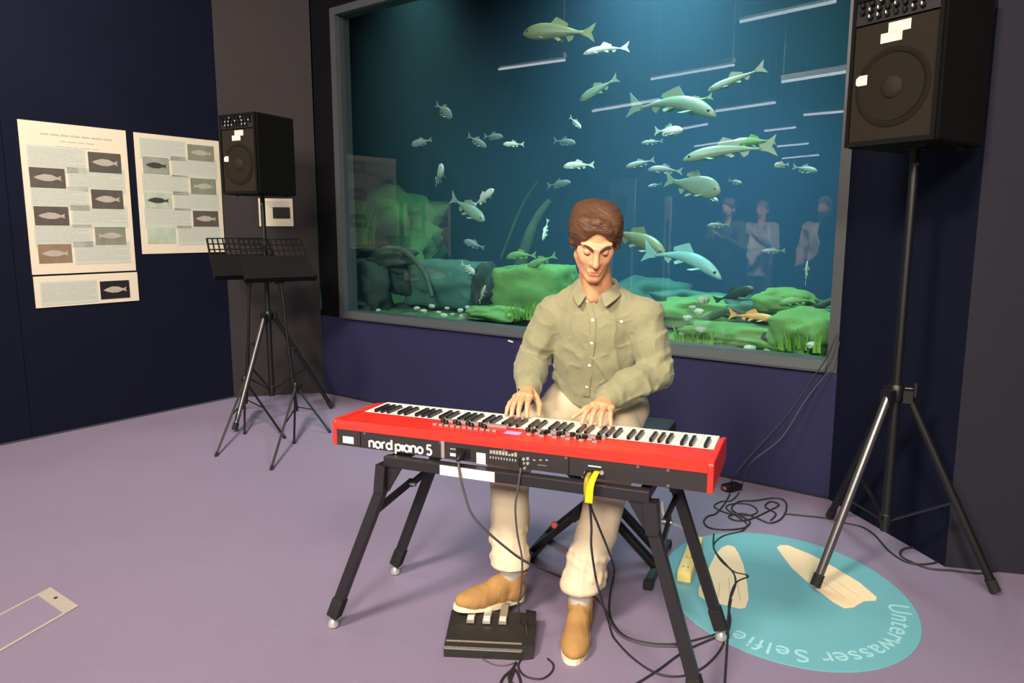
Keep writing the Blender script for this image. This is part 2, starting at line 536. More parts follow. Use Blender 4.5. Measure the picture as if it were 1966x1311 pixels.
# ------------------------------------------------------------------ fish
def fish_proto(kind, arch=0.0):
    """unit-length fish swimming along +x, back up; returns list of (part name, MB, material key, smooth)"""
    P = dict(carp=(.125, .075, .30), barbel=(.082, .06, .28), bream=(.175, .07, .30), small=(.12, .06, .28))[kind]
    hh, ww, pk = P
    N, SG = 22, 14
    rows = []
    def ax(u):                      # u: 0 tail root .. 1 nose
        x = -.34 + .84*u
        return x, arch*(.25 - (x - .05)**2)
    for i in range(N + 1):
        u = i/N
        x, zc = ax(u)
        e = 1 - u
        # thickness profile from the nose backwards
        prof = (math.sin(math.pi*min(1, e**.62))*.93 + .0) if e < 1 else 0
        tail = .22*(1 - math.exp(-9*e*1.0)) if False else 0
        a = hh*max(prof, .20*min(1, e*8)) if e > .02 else hh*.12*(e/.02 + .2)
        b = ww*max(prof*.95, .10*min(1, e*8)) if e > .02 else ww*.12*(e/.02 + .2)
        if e <= .02: a, b = hh*.10, ww*.12
        row = []
        for k in range(SG):
            t = 2*math.pi*k/SG
            zz = math.sin(t)
            row.append((x, b*math.cos(t)*(1 - .12*max(0, zz)), zc - (.012 if kind == 'barbel' else 0)*e + a*(zz if zz > 0 else zz*.82)))
        rows.append(row)
    body = MB().grid(rows, closed_u=True)
    n = len(rows[0]); body.f.append(tuple(range(n))); body.f.append(tuple(N*n + k for k in range(n)))
    def fin(poly, th=.006):
        return MB().prism(poly, lambda x, z, w: (x, (w - .5)*th, z))
    zt = ax(0)[1]
    tail = fin([(-.32, zt + .025), (-.40, zt + .06), (-.50, zt + .125), (-.465, zt + .03), (-.445, zt), (-.465, zt - .03), (-.50, zt - .115), (-.40, zt - .05), (-.32, zt - .025)])
    zd = ax(.5)[1] + hh*.85
    dors = fin([(.13, zd - .01), (.05, zd + .075), (.0, zd + .055), (-.12, zd - .005), (-.12, zd - .04), (.1, zd - .04)])
    za = ax(.25)[1] - hh*.52
    anal = fin([(-.10, za + .02), (-.15, za - .055), (-.20, za - .03), (-.22, za + .02)])
    pv = ax(.45)[1] - hh*.72
    pelv = []
    for sy in (-1, 1):
        pelv.append(MB()); pelv[-1].prism([(.06, 0), (-.03, -.05), (-.06, -.03), (-.01, .01)], lambda x, z, w, sy=sy: (x, sy*(.02 - z*.6) + (w - .5)*.006, pv + z + .015))
    pect = []
    for sy in (-1, 1):
        pz = ax(.72)[1] - hh*.45
        pect.append(MB().prism([(.28, 0), (.20, -.055), (.15, -.06), (.24, .012)], lambda x, z, w, sy=sy: (x, sy*(ww*.62 - z*1.0) + (w - .5)*.006, pz + z*.6)))
    eyes = []
    for sy in (-1, 1):
        eyes.append(MB()); eyes[-1].lathe([(.002, -.006), (.013, -.004), (.015, 0), (.010, .005), (.002, .006)], (.425, sy*ww*.50, ax(.9)[1] + hh*.16), (.3, sy, .2), 10)
    return [('tail_fin', tail, 'fin'), ('dorsal_fin', dors, 'fin'), ('anal_fin', anal, 'fin'), ('pelvic_fin', pelv[0], 'fin'), ('pelvic_fin', pelv[1], 'fin'),
            ('pectoral_fin', pect[0], 'fin'), ('pectoral_fin', pect[1], 'fin'), ('eye', eyes[0], 'eye'), ('eye', eyes[1], 'eye')], body
FCOL = {'olive': srgb(104, 114, 84), 'white': srgb(186, 202, 192), 'silver': srgb(112, 142, 130), 'pale': srgb(112, 126, 128),
        'green': srgb(92, 142, 92), 'orange': srgb(196, 150, 92), 'dark': srgb(36, 56, 52), 'sky': srgb(112, 168, 172)}
def fish_mat(c):
    m = mat('fish_' + c, FCOL[c], .38, var=.18, vscale=5, bump=.15, bscale=40)
    return m
def fin_mat(c):
    k = FCOL[c]
    return mat('fin_' + c, tuple(min(1, v*1.1) for v in k[:3]) + (1,), .5, var=.15, vscale=12)
M_eye = mat('fish_eye', srgb(20, 22, 22), .2)
PROTO = {}
def fish(label, head, tail, d, kind, c, arch=0.0, dd=0.0, group=None):
    key = (kind, c, arch)
    a = tw(*tat(*head, d - dd)); b = tw(*tat(*tail, d + dd))
    if key not in PROTO:
        root = thing('fish', label, 'fish')
        parts, body = fish_proto(kind, arch)
        body.build('body', fish_mat(c), root, smooth=True)
        for nm, mb, mk in parts:
            mb.build(nm, fin_mat(c) if mk == 'fin' else M_eye, root)
        PROTO[key] = root
    else:
        root = copy_tree(PROTO[key])
        root['label'] = label
        if 'group' in root: del root['group']
    if group: root['group'] = group
    v = Vector(a - b); L = v.length
    x = v.normalized(); y = Vector((0, 0, 1)).cross(x).normalized(); z = x.cross(y)
    rot = Matrix((x, y, z)).transposed()
    root.rotation_euler = rot.to_euler()
    root.location = Vector((a + b)/2)
    root.scale = (L, L, L)
    return root
FISH = [
 ('large olive carp swimming left near the top of the tank', (1003, 66), (1142, 64), .55, 'carp', 'olive', 0.1, .06),
 ('bright white fish under the large olive carp, raised tail', (1119, 105), (1208, 92), .5, 'barbel', 'white', .25, .05),
 ('pale green fish diving left below the bright white fish', (1113, 193), (1186, 148), .55, 'carp', 'silver', 0, .03),
 ('pale green fish heading left at upper right of tank', (1358, 174), (1470, 126), .5, 'barbel', 'silver', 0, .05),
 ('long fish curving right across the middle lamp reflections', (1374, 228), (1203, 212), .45, 'barbel', 'silver', .45, .05),
 ('small green fish above the long curving fish', (1304, 203), (1368, 184), .8, 'carp', 'green', 0, .05),
 ('small bright fish just under the long curving fish', (1310, 250), (1256, 252), .7, 'carp', 'white', 0, .05),
 ('large pale fish heading left beside right loudspeaker', (1310, 309), (1492, 282), .4, 'barbel', 'silver', .2, .08),
 ('green fish behind the back of the large pale fish', (1402, 275), (1490, 268), .7, 'carp', 'green', 0, .05),
 ('small grey fish heading left, left of the large pale fish', (1230, 275), (1273, 270), 1.1, 'small', 'pale', 0, .03),
 ('deep bodied silver bream heading right above the player', (1383, 368), (1276, 344), .5, 'bream', 'silver', 0, .06),
 ('grey fish heading left above the pale pillar reflection', (1201, 321), (1257, 306), .9, 'carp', 'pale', 0, .04),
 ('grey fish right of the one above the pillar reflection', (1243, 327), (1310, 330), 1.0, 'carp', 'pale', .2, .05),
 ('grey fish heading right near the right window frame', (1569, 329), (1521, 319), 1.0, 'carp', 'pale', 0, .04),
 ('bright slim fish heading left above the player\'s head', (1081, 321), (1141, 317), .7, 'carp', 'white', .15, .03),
 ('small grey fish heading right left of tank centre', (1104, 275), (1062, 270), 1.1, 'small', 'pale', 0, .03),
 ('small slim white fish heading left, alone in open blue water', (965, 277), (1006, 277), .9, 'small', 'white', 0, .02),
 ('small slim fish heading right, highest of the left trio', (965, 263), (928, 262), 1.2, 'small', 'pale', 0, .02),
 ('small fish diving right beside the left trio', (933, 283), (897, 260), 1.1, 'small', 'pale', 0, .02),
 ('grey fish alone in the dark upper left of the tank', (867, 226), (836, 200), .9, 'bream', 'pale', 0, .03),
 ('grey fish heading left nearest the left window frame', (789, 279), (829, 268), .9, 'bream', 'pale', 0, .03),
 ('tiny fish diving steeply in the middle of the blue water', (1115, 246), (1093, 224), 1.0, 'small', 'white', 0, .02),
 ('small grey fish heading right just above the player\'s hair', (1095, 350), (1050, 357), 1.2, 'small', 'pale', 0, .02),
 ('silver green fish diving right, lower of the crossing pair', (930, 424), (865, 379), .6, 'carp', 'silver', 0, .04),
 ('bright fish climbing right, upper of the crossing pair', (948, 364), (908, 396), .65, 'carp', 'white', 0, .03),
 ('round pale fish shape facing the glass at tank left', (850, 322), (836, 350), .9, 'bream', 'white', 0, .12),  # fish shape set at a pale oval
 ('green fish resting on the flat topped boulder', (972, 496), (1030, 492), .6, 'carp', 'green', .3, .02),
 ('green fish nose down on the flat topped boulder', (1012, 512), (1068, 490), .55, 'carp', 'green', 0, .02),
 ('large blue white fish diving right beside the player\'s shoulder', (1384, 540), (1232, 490), .4, 'barbel', 'sky', .5, .06),
 ('large dull green fish partly hidden behind the player\'s head', (1278, 492), (1165, 440), .9, 'carp', 'olive', .2, .04),
 ('small grey fish heading left among reflected visitors', (1357, 433), (1402, 430), 1.0, 'small', 'pale', 0, .03),
 ('small grey fish at right among reflected visitors', (1462, 482), (1508, 480), 1.0, 'small', 'pale', 0, .03),
 ('orange fish heading right over the green stones', (1492, 614), (1398, 603), .5, 'barbel', 'orange', .1, .03),
 ('dark fish in the shade above the orange fish', (1448, 553), (1370, 578), .8, 'carp', 'dark', 0, .04),
 ('dark fish lying by the sill below the orange fish', (1503, 660), (1435, 645), .35, 'carp', 'dark', .2, .02),
 ('green fish heading left low beside right window frame', (1495, 583), (1566, 576), .55, 'carp', 'green', .2, .03),
 ('faint fish left of the player above the teal boulder', (890, 463), (930, 476), 1.3, 'bream', 'pale', 0, .03),
 ('pale fish diving beside the teal boulder', (914, 527), (885, 505), .7, 'small', 'white', 0, .03),
 ('pale fish standing upright by the green boulder', (932, 548), (920, 580), .6, 'small', 'white', 0, .03),
 ('tiny bright fish behind tail of the large pale fish', (1486, 317), (1514, 315), .7, 'bream', 'white', 0, .05),
 ('tiny fish under the belly of the deep bodied bream', (1378, 386), (1357, 372), .8, 'small', 'white', 0, .03),
 ('tiny fish right of the deep bodied bream', (1424, 352), (1398, 345), 1.0, 'small', 'pale', 0, .03),
 ('tiny grey fish below the pair of grey fish', (1243, 358), (1270, 352), 1.2, 'small', 'pale', 0, .03),
 ('slim white fish sinking upright left of the player\'s head', (1042, 462), (1052, 420), .8, 'small', 'white', 0, .03),
 ('pale fish rising upright near right window frame', (1550, 500), (1546, 545), .8, 'small', 'white', 0, .03),
]
for f_ in FISH:
    fish(*f_)
# ------------------------------------------------------------------ tube lamps of the hall (they mirror in the glass)
M_tube = mat('lamp_tube', (1, 1, 1, 1), emit=((.9, .97, 1, 1), 11))
M_white = mat('lamp_housing', srgb(200, 200, 200), .4)
ZL = 3.2
LAMPS = [((1415, 38), (1600, -2), 'nearest hanging tube lamp, above and left of the camera'),
         ((945, 132), (1078, 113), 'hanging tube lamp beside left wall'),
         ((1245, 150), (1405, 122), 'hanging tube lamp left of the camera, second row'),
         ((1497, 155), (1640, 132), 'hanging tube lamp left of the camera, second row nearer the rear'),
         ((1133, 212), (1262, 190), 'hanging tube lamp third row over the open hall'),
         ((1370, 212), (1485, 195), 'hanging tube lamp third row behind the camera'),
         ((1540, 219), (1630, 211), 'hanging tube lamp third row toward the rear wall'),
         ((1465, 250), (1525, 243), 'short hanging tube lamp in the fourth row'),
         ((1270, 253), (1355, 237), 'hanging tube lamp fourth row far left of the camera'),
         ((1330, 280), (1430, 265), 'hanging tube lamp fifth row far left of the camera'),
         ((1490, 280), (1550, 274), 'hanging tube lamp fifth row toward the rear wall'),
         ((1500, 303), (1570, 296), 'farthest hanging tube lamp in the hall corner')]
for a, b, lab in LAMPS:
    E_ = []
    for q in (a, b):
        v = flo(*q, z=ZL); E_.append(v - 2*((v - TO) @ TN)*TN)
    a0, b0 = E_
    a0 = np.maximum(a0, [-14.5, -11.5, 0]); b0 = np.maximum(b0, [-14.5, -11.5, 0])
    m0 = (a0 + b0)/2
    t = thing('tube_lamp', lab, 'lamp', m0)
    va, vb = Vector(a0 - m0), Vector(b0 - m0)
    dist = np.linalg.norm(m0 - TO)
    r_ = .013 if dist < 6 else .017
    MB().tube([va, vb], r_, 10).build('tube', M_tube, t, smooth=True)
    up = Vector((0, 0, .05))
    MB().bar(va + up, vb + up, .06, .05).build('housing', M_white, t)
    for e in (va, vb):
        MB().tube([e*.96 + up, e*.96 + Vector((0, 0, HT - ZL))], .004, 6).build('suspension_rod', M_white, t)

# ------------------------------------------------------------------ posters on the left wall
M_paper = mat('poster_paper', srgb(212, 202, 182), .7)
M_print = mat('poster_print_grey', srgb(172, 174, 168), .7)
M_tint = mat('poster_tint', srgb(184, 190, 180), .7)
M_photo = {k: mat('poster_photo_' + k, c, .5, var=.35, vscale=14) for k, c in
           dict(dark=srgb(84, 78, 74), black=srgb(28, 26, 30), green=srgb(122, 128, 112), mint=srgb(168, 182, 164), tan=srgb(132, 112, 92), haze=srgb(140, 146, 136)).items()}
M_pfish = mat('poster_fish_pale', srgb(166, 160, 150), .6, var=.15, vscale=30)
M_pfishd = mat('poster_fish_dark', srgb(58, 58, 52), .6, var=.15, vscale=30)
FP = [(-.5, .0), (-.36, .10), (-.12, .20), (.14, .17), (.34, .05), (.5, .14), (.45, 0), (.5, -.14), (.34, -.06), (.12, -.17), (-.14, -.17), (-.36, -.09)]
def poster(label, corners, pics, heading, name='poster', pad=.0):
    ws = [lat(*q) for q in corners]
    w0 = min(w for w, z in ws) + .002; w1 = max(w for w, z in ws) - .002 - pad
    z0 = np.mean(sorted(z for w, z in ws)[:2]); z1 = np.mean(sorted(z for w, z in ws)[2:])
    wc = (w0 + w1)/2
    base = LO + LE*wc + np.array([0, 0, z0])
    t = thing(name, label, 'poster', base, LYAW)
    # local: x along the wall, -y towards the room
    def rect(a, b, c, d, y, th, nm, m, par):
        return MB().box((a - wc, y - th, c - z0), (b - wc, y, d - z0)).build(nm, m, par)
    rect(w0, w1, z0, z1, -.001, .005, 'sheet', M_paper, t)
    blocks = []
    for (px, py, pw, ph, mk, fk, flip) in pics:
        w, z = lat(px, py)
        hw = (lat(px + pw/2, py)[0] - lat(px - pw/2, py)[0])/2
        hh = (lat(px, py - ph/2)[1] - lat(px, py + ph/2)[1])/2
        o = rect(w - hw, w + hw, z - hh, z + hh, -.006, .0025, 'picture', M_photo[mk], t)
        if fk:
            b = MB().prism([(x*flip*hw*1.6, y*hh*1.9) for x, y in FP], lambda x, y, v, w=w, z=z: (x + w - wc, -.0085 - .001*v, y + z - z0))
            b.build('fish_picture', M_pfish if fk == 'pale' else M_pfishd, o)
        blocks.append((w, z, hw, hh))
    wm = (w0 + w1)/2
    lines = MB(); tint = MB(); rnd = random.Random(len(pics))
    for w, z, hw, hh in blocks:
        left = w < wm
        a, b = (w + hw + .03, w1 - .045) if left else (w0 + .045, w - hw - .03)
        tint.box((a - wc - .012, -.0072, z - hh*1.25 - z0), (b - wc + .012, -.006, z + hh*1.25 - z0))
        n = max(3, int(2*hh/.0125))
        for k in range(n):
            zz = z + hh - k*.0125
            x = a
            end = b - (.1*rnd.random() if k % 4 == 3 else 0)
            while x < end - .01:
                l = .012 + .03*rnd.random()
                lines.box((x - wc, -.0078, zz - .0022 - z0), (min(x + l, end) - wc, -.0072, zz + .0022 - z0))
                x += l + .006
    tint.build('text_field', M_tint, t)
    lines.build('text_line', M_print, t)['kind'] = 'stuff'
    if heading:
        hb = MB()
        for zz, hgt, half in ((z1 - .075, .011, .24), (z1 - .115, .006, .12), (z1 - .15, .004, .15)):
            x = wm - half + .02
            while x < wm + half:
                l = .02 + .05*rnd.random()
                hb.box((x - wc, -.0072, zz - hgt/2 - z0), (min(x + l, wm + half) - wc, -.006, zz + hgt/2 - z0))
                x += l + .012
        hb.build('heading', M_print, t)['kind'] = 'stuff'
    return t
poster('tall white poster with seven fish photos on left wall, left of the pair', [(31, 230), (239, 252), (261, 522), (63, 527)],
       [(200, 314, 62, 38, 'dark', 'pale', 1), (90, 343, 68, 38, 'dark', 'pale', 1), (205, 384, 60, 36, 'dark', 'pale', 1), (98, 416, 66, 36, 'dark', 'pale', 1),
        (211, 454, 58, 34, 'green', 'pale', -1), (105, 488, 64, 36, 'tan', 'pale', 1)], True)
poster('small white poster strip with one black fish photo below the tall poster', [(62, 532), (262, 524), (267, 578), (68, 593)],
       [(220, 557, 56, 34, 'black', 'pale', 1)], False)
poster('white poster with six pale fish photos beside the loudspeaker', [(255, 255), (420, 272), (434, 486), (272, 487)],
       [(384, 295, 50, 30, 'green', 'pale', 1), (298, 319, 50, 32, 'haze', 'dark', 1), (389, 359, 48, 30, 'green', 'pale', -1), (302, 386, 52, 30, 'mint', 'dark', 1),
        (394, 421, 48, 30, 'dark', 'pale', 1), (309, 453, 54, 30, 'mint', None, 1)], False, pad=.012)
# card on the pillar
PA = np.array([LC[0], LC[1], 0]); PD = np.array([TO[0] - LC[0], TO[1] - LC[1], 0]); PL = np.linalg.norm(PD); PD /= PL
PN = np.array([PD[1], -PD[0], 0])
def pat(x, y):
    P = onplane(x, y, PA, PN)
    return (P - PA) @ PD, P[2]
(wa, za), (wb, zb) = pat(498, 435), pat(561, 382)
card = thing('card', 'small white card with a dark photo on the grey pillar under the loudspeaker', 'sign', PA + PD*(wa + wb)/2 + np.array([0, 0, za]), math.atan2(PD[1], PD[0]))
hw = (wb - wa)/2
MB().box((-hw, -.006, 0), (hw, -.0005, zb - za)).build('sheet', M_paper, card)
(pa_, qa), (pb_, qb) = pat(524, 420), pat(556, 399)
wc = (wa + wb)/2
MB().box((pa_ - wc, -.009, qa - za), (pb_ - wc, -.006, qb - za)).build('picture', M_photo['black'], card)
tl = MB()
for k in range(3):
    tl.box((-hw + .04 + .02*k, -.0068, (zb - za) - .035 - .018*k), (hw - .03, -.006, (zb - za) - .028 - .018*k))
tl.build('text_line', M_print, card)['kind'] = 'stuff'
# little plate on the wall below the window
q = tat(981, 655, 0)
pl_ = MB().box((-.022, -.008, -.006), (.022, -.0005, .006), .003).build('wall_plate', M_white)
pl_.location = tw(q[0], 0, q[2]); pl_.rotation_euler = (0, .15, TYAW)
tag(pl_, 'tiny pale plate on the violet wall under the window, left of the player', 'plate')

# ------------------------------------------------------------------ loudspeakers
M_cab = mat('speaker_cabinet', srgb(10, 9, 10), .75, bump=.3, bscale=150, spec=.15)
M_baf = mat('speaker_baffle', srgb(38, 33, 27), .85, bump=.15, bscale=300, spec=.1)
M_cone = mat('speaker_cone', srgb(33, 29, 23), .8, spec=.1)
M_cap = mat('speaker_cap', srgb(38, 33, 27), .75, spec=.15)
M_sur = mat('speaker_surround', srgb(27, 24, 20), .8, spec=.1)
M_panel = mat('mixer_panel', srgb(26, 25, 26), .5)
M_knob = mat('knob_black', srgb(15, 15, 16), .4)
M_mark = mat('knob_mark', srgb(215, 212, 205), .4)
M_stick = mat('sticker_cream', srgb(240, 222, 196), .6)
M_blk = mat('black_metal', srgb(11, 10, 13), .45, metal=.0)
M_steel = mat('steel_dull', srgb(140, 138, 140), .35, metal=.8)
M_rub = mat('rubber', srgb(18, 18, 20), .8)
SW, SD, SH = .345, .37, .545
def speaker(label, loc, rz):
    """local: front towards -y, base at z=0, centre of base at the origin"""
    t = thing('loudspeaker', label, 'speaker', loc, rz)
    # trapezoid cabinet, narrower at the back
    tr_ = [(-SW/2, -SD/2), (SW/2, -SD/2), (SW/2 - .02, SD/2), (-SW/2 + .02, SD/2)]
    cab = MB().prism(tr_, lambda x, y, w: (x, y, SH*w)).build('cabinet', M_cab, t)
    bv = cab.modifiers.new('bevel', 'BEVEL'); bv.width = .012; bv.segments = 2
    y = -SD/2
    fr = MB()
    fr.box((-SW/2 + .004, y - .014, .004), (-SW/2 + .018, y + .001, SH - .004)); fr.box((SW/2 - .018, y - .014, .004), (SW/2 - .004, y + .001, SH - .004))
    fr.box((-SW/2 + .018, y - .014, .004), (SW/2 - .018, y + .001, .022)); fr.box((-SW/2 + .018, y - .014, SH - .02), (SW/2 - .018, y + .001, SH - .004))
    fr.build('front_frame', M_cab, t)
    MB().box((-SW/2 + .018, y - .006, .022), (SW/2 - .018, y + .001, .437)).build('baffle', M_baf, t)
    MB().lathe([(.140, 0), (.140, .003), (.128, .0055), (.120, .003), (.118, .001)], (0, y - .006, .205), (0, -1, 0), 36).build('woofer_surround', M_sur, t, smooth='auto')
    MB().lathe([(.118, .004), (.045, .0008), (.042, .0012)], (0, y - .006, .205), (0, -1, 0), 36).build('woofer_cone', M_cone, t, smooth='auto')
    MB().lathe([(.044, .001), (.036, .008), (.018, .013), (.001, .015)], (0, y - .006, .205), (0, -1, 0), 24).build('dust_cap', M_cap, t, smooth=True)
    # mixer field at the top of the front, leaning back
    MB().prism([(y - .012, .442), (y + .0, .442), (y + .0, .526), (y - .006, .526)], lambda a, b, w: (-SW/2 + .018 + (SW - .036)*w, a, b)).build('mixer_panel', M_panel, t)
    rnd = random.Random(3)
    for r_, (zz, n) in enumerate(((.462, 9), (.486, 9), (.510, 8))):
        for k in range(n):
            x = -SW/2 + .045 + (SW - .09)*k/(n - 1)
            if r_ == 0 and k in (0, 8): continue
            kb_ = MB().lathe([(.010, 0), (.010, .008), (.008, .016), (.001, .017)], (x, y - .009, zz), (0, -1, 0), 10).build('mixer_knob', M_knob, t, smooth='auto')
            if rnd.random() < .55:
                MB().box((x - .002, y - .028, zz - .001), (x + .002, y - .0255, zz + .009)).build('pointer', M_mark, kb_)
    st = lambda x, z, w, h, pts=None, fw=0: MB().prism(pts or [(-w/2, -h/2), (w/2, -h/2), (w/2, h/2), (-w/2, h/2)], lambda a, b, v: (x + a, y - .0066 - fw - .001*v, z + b)).build('sticker', M_stick, t)
    st(.012, .412, .082, .036); st(-.016, .380, .080, .034)
    st(-.118, .243, 0, 0, [(-.02, -.012), (-.012, -.018), (.024, -.018), (.024, .018), (-.008, .018), (-.02, .008)], .006)
    # badge, carrying handle and rubber feet
    MB().box((-.09, -.02, SH - .001), (.09, .02, SH + .008), .004).build('carrying_handle', M_blk, t)
    for sx in (-1, 1):
        for sy in (-1, 1):
            MB().lathe([(.014, 0), (.012, -.008)], (sx*(SW/2 - .075), sy*(SD/2 - .05), 0), (0, 0, 1), 10).build('foot', M_rub, t)
    MB().lathe([(.045, -.006), (.045, .0), (.02, .0)], (0, 0, 0), (0, 0, 1), 18).build('pole_socket', M_blk, t)
    return t
SR = np.array([1.535, 2.865])
speaker('black loudspeaker with cream stickers on the tripod at right, nearer of the two', (SR[0], SR[1], 1.70), R(-90) + math.atan2(-.547, -.843) + math.pi)
SLc = np.array([-1.785, 5.33])
speaker('black loudspeaker on the tripod in the left corner, farther of the two', (SLc[0], SLc[1], 1.632), R(-28))

def speaker_stand(label, x, y, top, hub, feet, rleg=.0165, m=M_blk, legm=None):
    t = thing('speaker_stand', label, 'stand', (x, y, 0))
    MB().tube([(0, 0, .17), (0, 0, hub + .06)], .019, 16).build('outer_tube', m, t, smooth='auto')
    MB().tube([(0, 0, hub + .03), (0, 0, top)], .0165, 16).build('inner_pole', m, t, smooth='auto')
    MB().lathe([(.026, 0), (.03, .012), (.03, .055), (.024, .065)], (0, 0, hub - .02), (0, 0, 1), 18).build('collar', m, t, smooth='auto')
    MB().lathe([(.024, 0), (.024, .04), (.02, .045)], (0, 0, .20), (0, 0, 1), 16).build('lower_collar', m, t, smooth='auto')
    k = MB().tube([(.02, -.01, hub + .03), (.065, -.03, hub + .03)], .006, 8); k.tube([(.06, -.028, hub + .0), (.06, -.028, hub + .055)], .011, 8)
    k.build('clamp_knob', M_knob, t, smooth='auto')
    MB().tube([(.0, -.017, top - .06), (.0, -.022, top - .06)], .006, 8).build('locking_pin', M_steel, t)
    for i, (fx, fy) in enumerate(feet):
        d = Vector((fx, fy, 0)); u = d.normalized()
        a = u*.045 + Vector((0, 0, hub)); b = Vector((fx, fy, .018))
        lg = MB().tube([a, b], rleg, 12).build('leg', (legm or {}).get(i, m), t, smooth='auto')
        e = (b - a).normalized()
        MB().tube([b - e*.045, b + e*.004], rleg + .004, 12).build('rubber_foot', M_rub, lg, smooth='auto')
        MB().bar(u*.028 + Vector((0, 0, hub)), u*.062 + Vector((0, 0, hub)), .045, .05).build('hinge', m, lg)
        mid = a.lerp(b, .55)
        MB().bar(u*.02 + Vector((0, 0, .22)), mid, .016, .006).build('brace', m, lg)
    return t
M_chr = mat('tube_grey', srgb(96, 94, 96), .3, metal=.7)
rf = [flo(1566, 1130)[:2] - SR, flo(1910, 1140)[:2] - SR, np.array([1.55, 3.40]) - SR]
speaker_stand('black tripod speaker stand at right with one foot on the blue floor disc', SR[0], SR[1], 1.70, .74, rf, legm={0: M_chr})
lf = [np.array([-1.93, 4.95]) - SLc, np.array([-1.42, 5.62]) - SLc, np.array([-2.12, 5.60]) - SLc]
speaker_stand('tripod speaker stand in the left corner behind the music stands', SLc[0], SLc[1], 1.632, .76, lf, legm={0: M_chr})

# ------------------------------------------------------------------ music stands
M_desk = mat('desk_black', srgb(9, 8, 9), .8, spec=.2)
def music_stand(label, base_px, desk_c, desk_y, rz, feet_px, slots, lean):
    b = flo(*base_px)
    t = thing('music_stand', label, 'music stand', (b[0], b[1], 0))
    dz = desk_c
    top = Vector((lean[0], lean[1], dz - .02))
    MB().tube([Vector((0, 0, .10)), top*.55 + Vector((0, 0, .0))], .0125, 12).build('lower_tube', M_blk, t, smooth='auto')
    MB().tube([top*.53, top], .0095, 12).build('upper_tube', M_blk, t, smooth='auto')
    k = MB().tube([top*.55 + Vector((0, 0, 0)), top*.55 + Vector((.05, -.02, 0))], .006, 8)
    k.lathe([(.006, 0), (.016, .004), (.016, .014), (.004, .018)], top*.55 + Vector((.045, -.018, 0)), (1, -.4, 0), 10)
    k.build('clamp_knob', M_knob, t, smooth='auto')
    hub = MB().lathe([(.014, -.03), (.02, -.02), (.02, .03), (.014, .04)], (0, 0, .27), (0, 0, 1), 14)
    hub.build('hub', M_blk, t, smooth='auto')
    kk = MB().lathe([(.006, 0), (.018, .006), (.018, .018), (.004, .024)], (.025, -.015, .285), (1, -.5, 0), 10)
    kk.build('hub_knob', M_knob, t, smooth='auto')
    for q in feet_px:
        f = flo(*q) - b
        u = Vector((f[0], f[1], 0)).normalized()
        e = Vector((f[0], f[1], .008))
        lg = MB().bar(u*.02 + Vector((0, 0, .27)), e, .014, .007).build('leg', M_chr if q == feet_px[0] else M_blk, t)
        MB().bar(Vector((0, 0, .13)), (u*.02 + Vector((0, 0, .27))).lerp(e, .5), .010, .004).build('brace', M_blk, lg)
        MB().tube([e + (Vector((0, 0, .27)) - e).normalized()*.03, e], .010, 8).build('foot', M_rub, lg)
    # desk: leaning plate with slots, seen from behind; local x across, y up the plate
    ca, sa = math.cos(rz), math.sin(rz)
    tilt = R(37)
    def D(x, y, w):
        # plate coordinates -> stand local; front of plate (w=1) towards -y(before rz), leaning back
        yy = y*math.sin(tilt) - w*math.cos(tilt); zz = y*math.cos(tilt) + w*math.sin(tilt)
        return (top.x + ca*x - sa*yy, top.y + sa*x + ca*yy, dz + zz)
    Wd, Hd = .25, .37
    rims = MB()
    P = lambda mb, x0, x1, y0, y1, w0=0, w1=.003: mb.prism([(x0, y0), (x1, y0), (x1, y1), (x0, y1)], lambda x, y, w: D(x, y, w0 + (w1 - w0)*w))
    desk = MB()
    wt = lambda y: Wd*(1 - .10*(y/Hd))
    # lower solid half, upper half with slots
    solid = .60 if slots else .55
    desk.prism([(-wt(0), 0), (wt(0), 0), (wt(Hd*solid), Hd*solid), (-wt(Hd*solid), Hd*solid)], lambda x, y, w: D(x, y, .003*w))
    nr = 3
    ys = [Hd*solid + (Hd*(1 - solid))*k/nr for k in range(nr + 1)]
    nx = 12
    for k in range(nr):
        y1 = ys[k + 1]
        desk.prism([(-wt(y1), y1 - .009), (wt(y1), y1 - .009), (wt(y1), y1), (-wt(y1), y1)], lambda x, y, w: D(x, y, .003*w))
        for j in range(nx + 1):
            x = -1 + 2*j/nx
            hw_ = .005 if 0 < j < nx else .007
            xa, xb = x*(wt(ys[k]) - .006), x*(wt(y1) - .006)
            desk.prism([(xa - hw_, ys[k]), (xa + hw_, ys[k]), (xb + hw_, y1 - .009), (xb - hw_, y1 - .009)], lambda x, y, w: D(x, y, .003*w))
    desk.build('desk', M_desk, t)
    lip = MB(); P(lip, -Wd, Wd, 0, .004, 0, .055); P(lip, -Wd, Wd, 0, .022, .052, .056)
    lip.build('ledge', M_desk, t)
    br = MB().lathe([(.022, -.03), (.026, -.02), (.026, .02), (.02, .03)], D(0, .03, -.03), (ca, sa, 0), 12)
    br.bar(top + Vector((0, 0, -.03)), D(0, .05, -.012), .03, .02)
    br.build('tilt_bracket', M_blk, t, smooth='auto')
    return t
music_stand('left music stand of the two, black, in front of the corner loudspeaker', (474, 800), 1.035, 0, R(38), [(415, 878), (470, 835), (547, 843)], True, (.085, -.03))
music_stand('right music stand of the two, black, nearer the keyboard', (571, 815), 1.03, 0, R(34), [(521, 904), (565, 853), (634, 832)], True, (-.065, -.01))

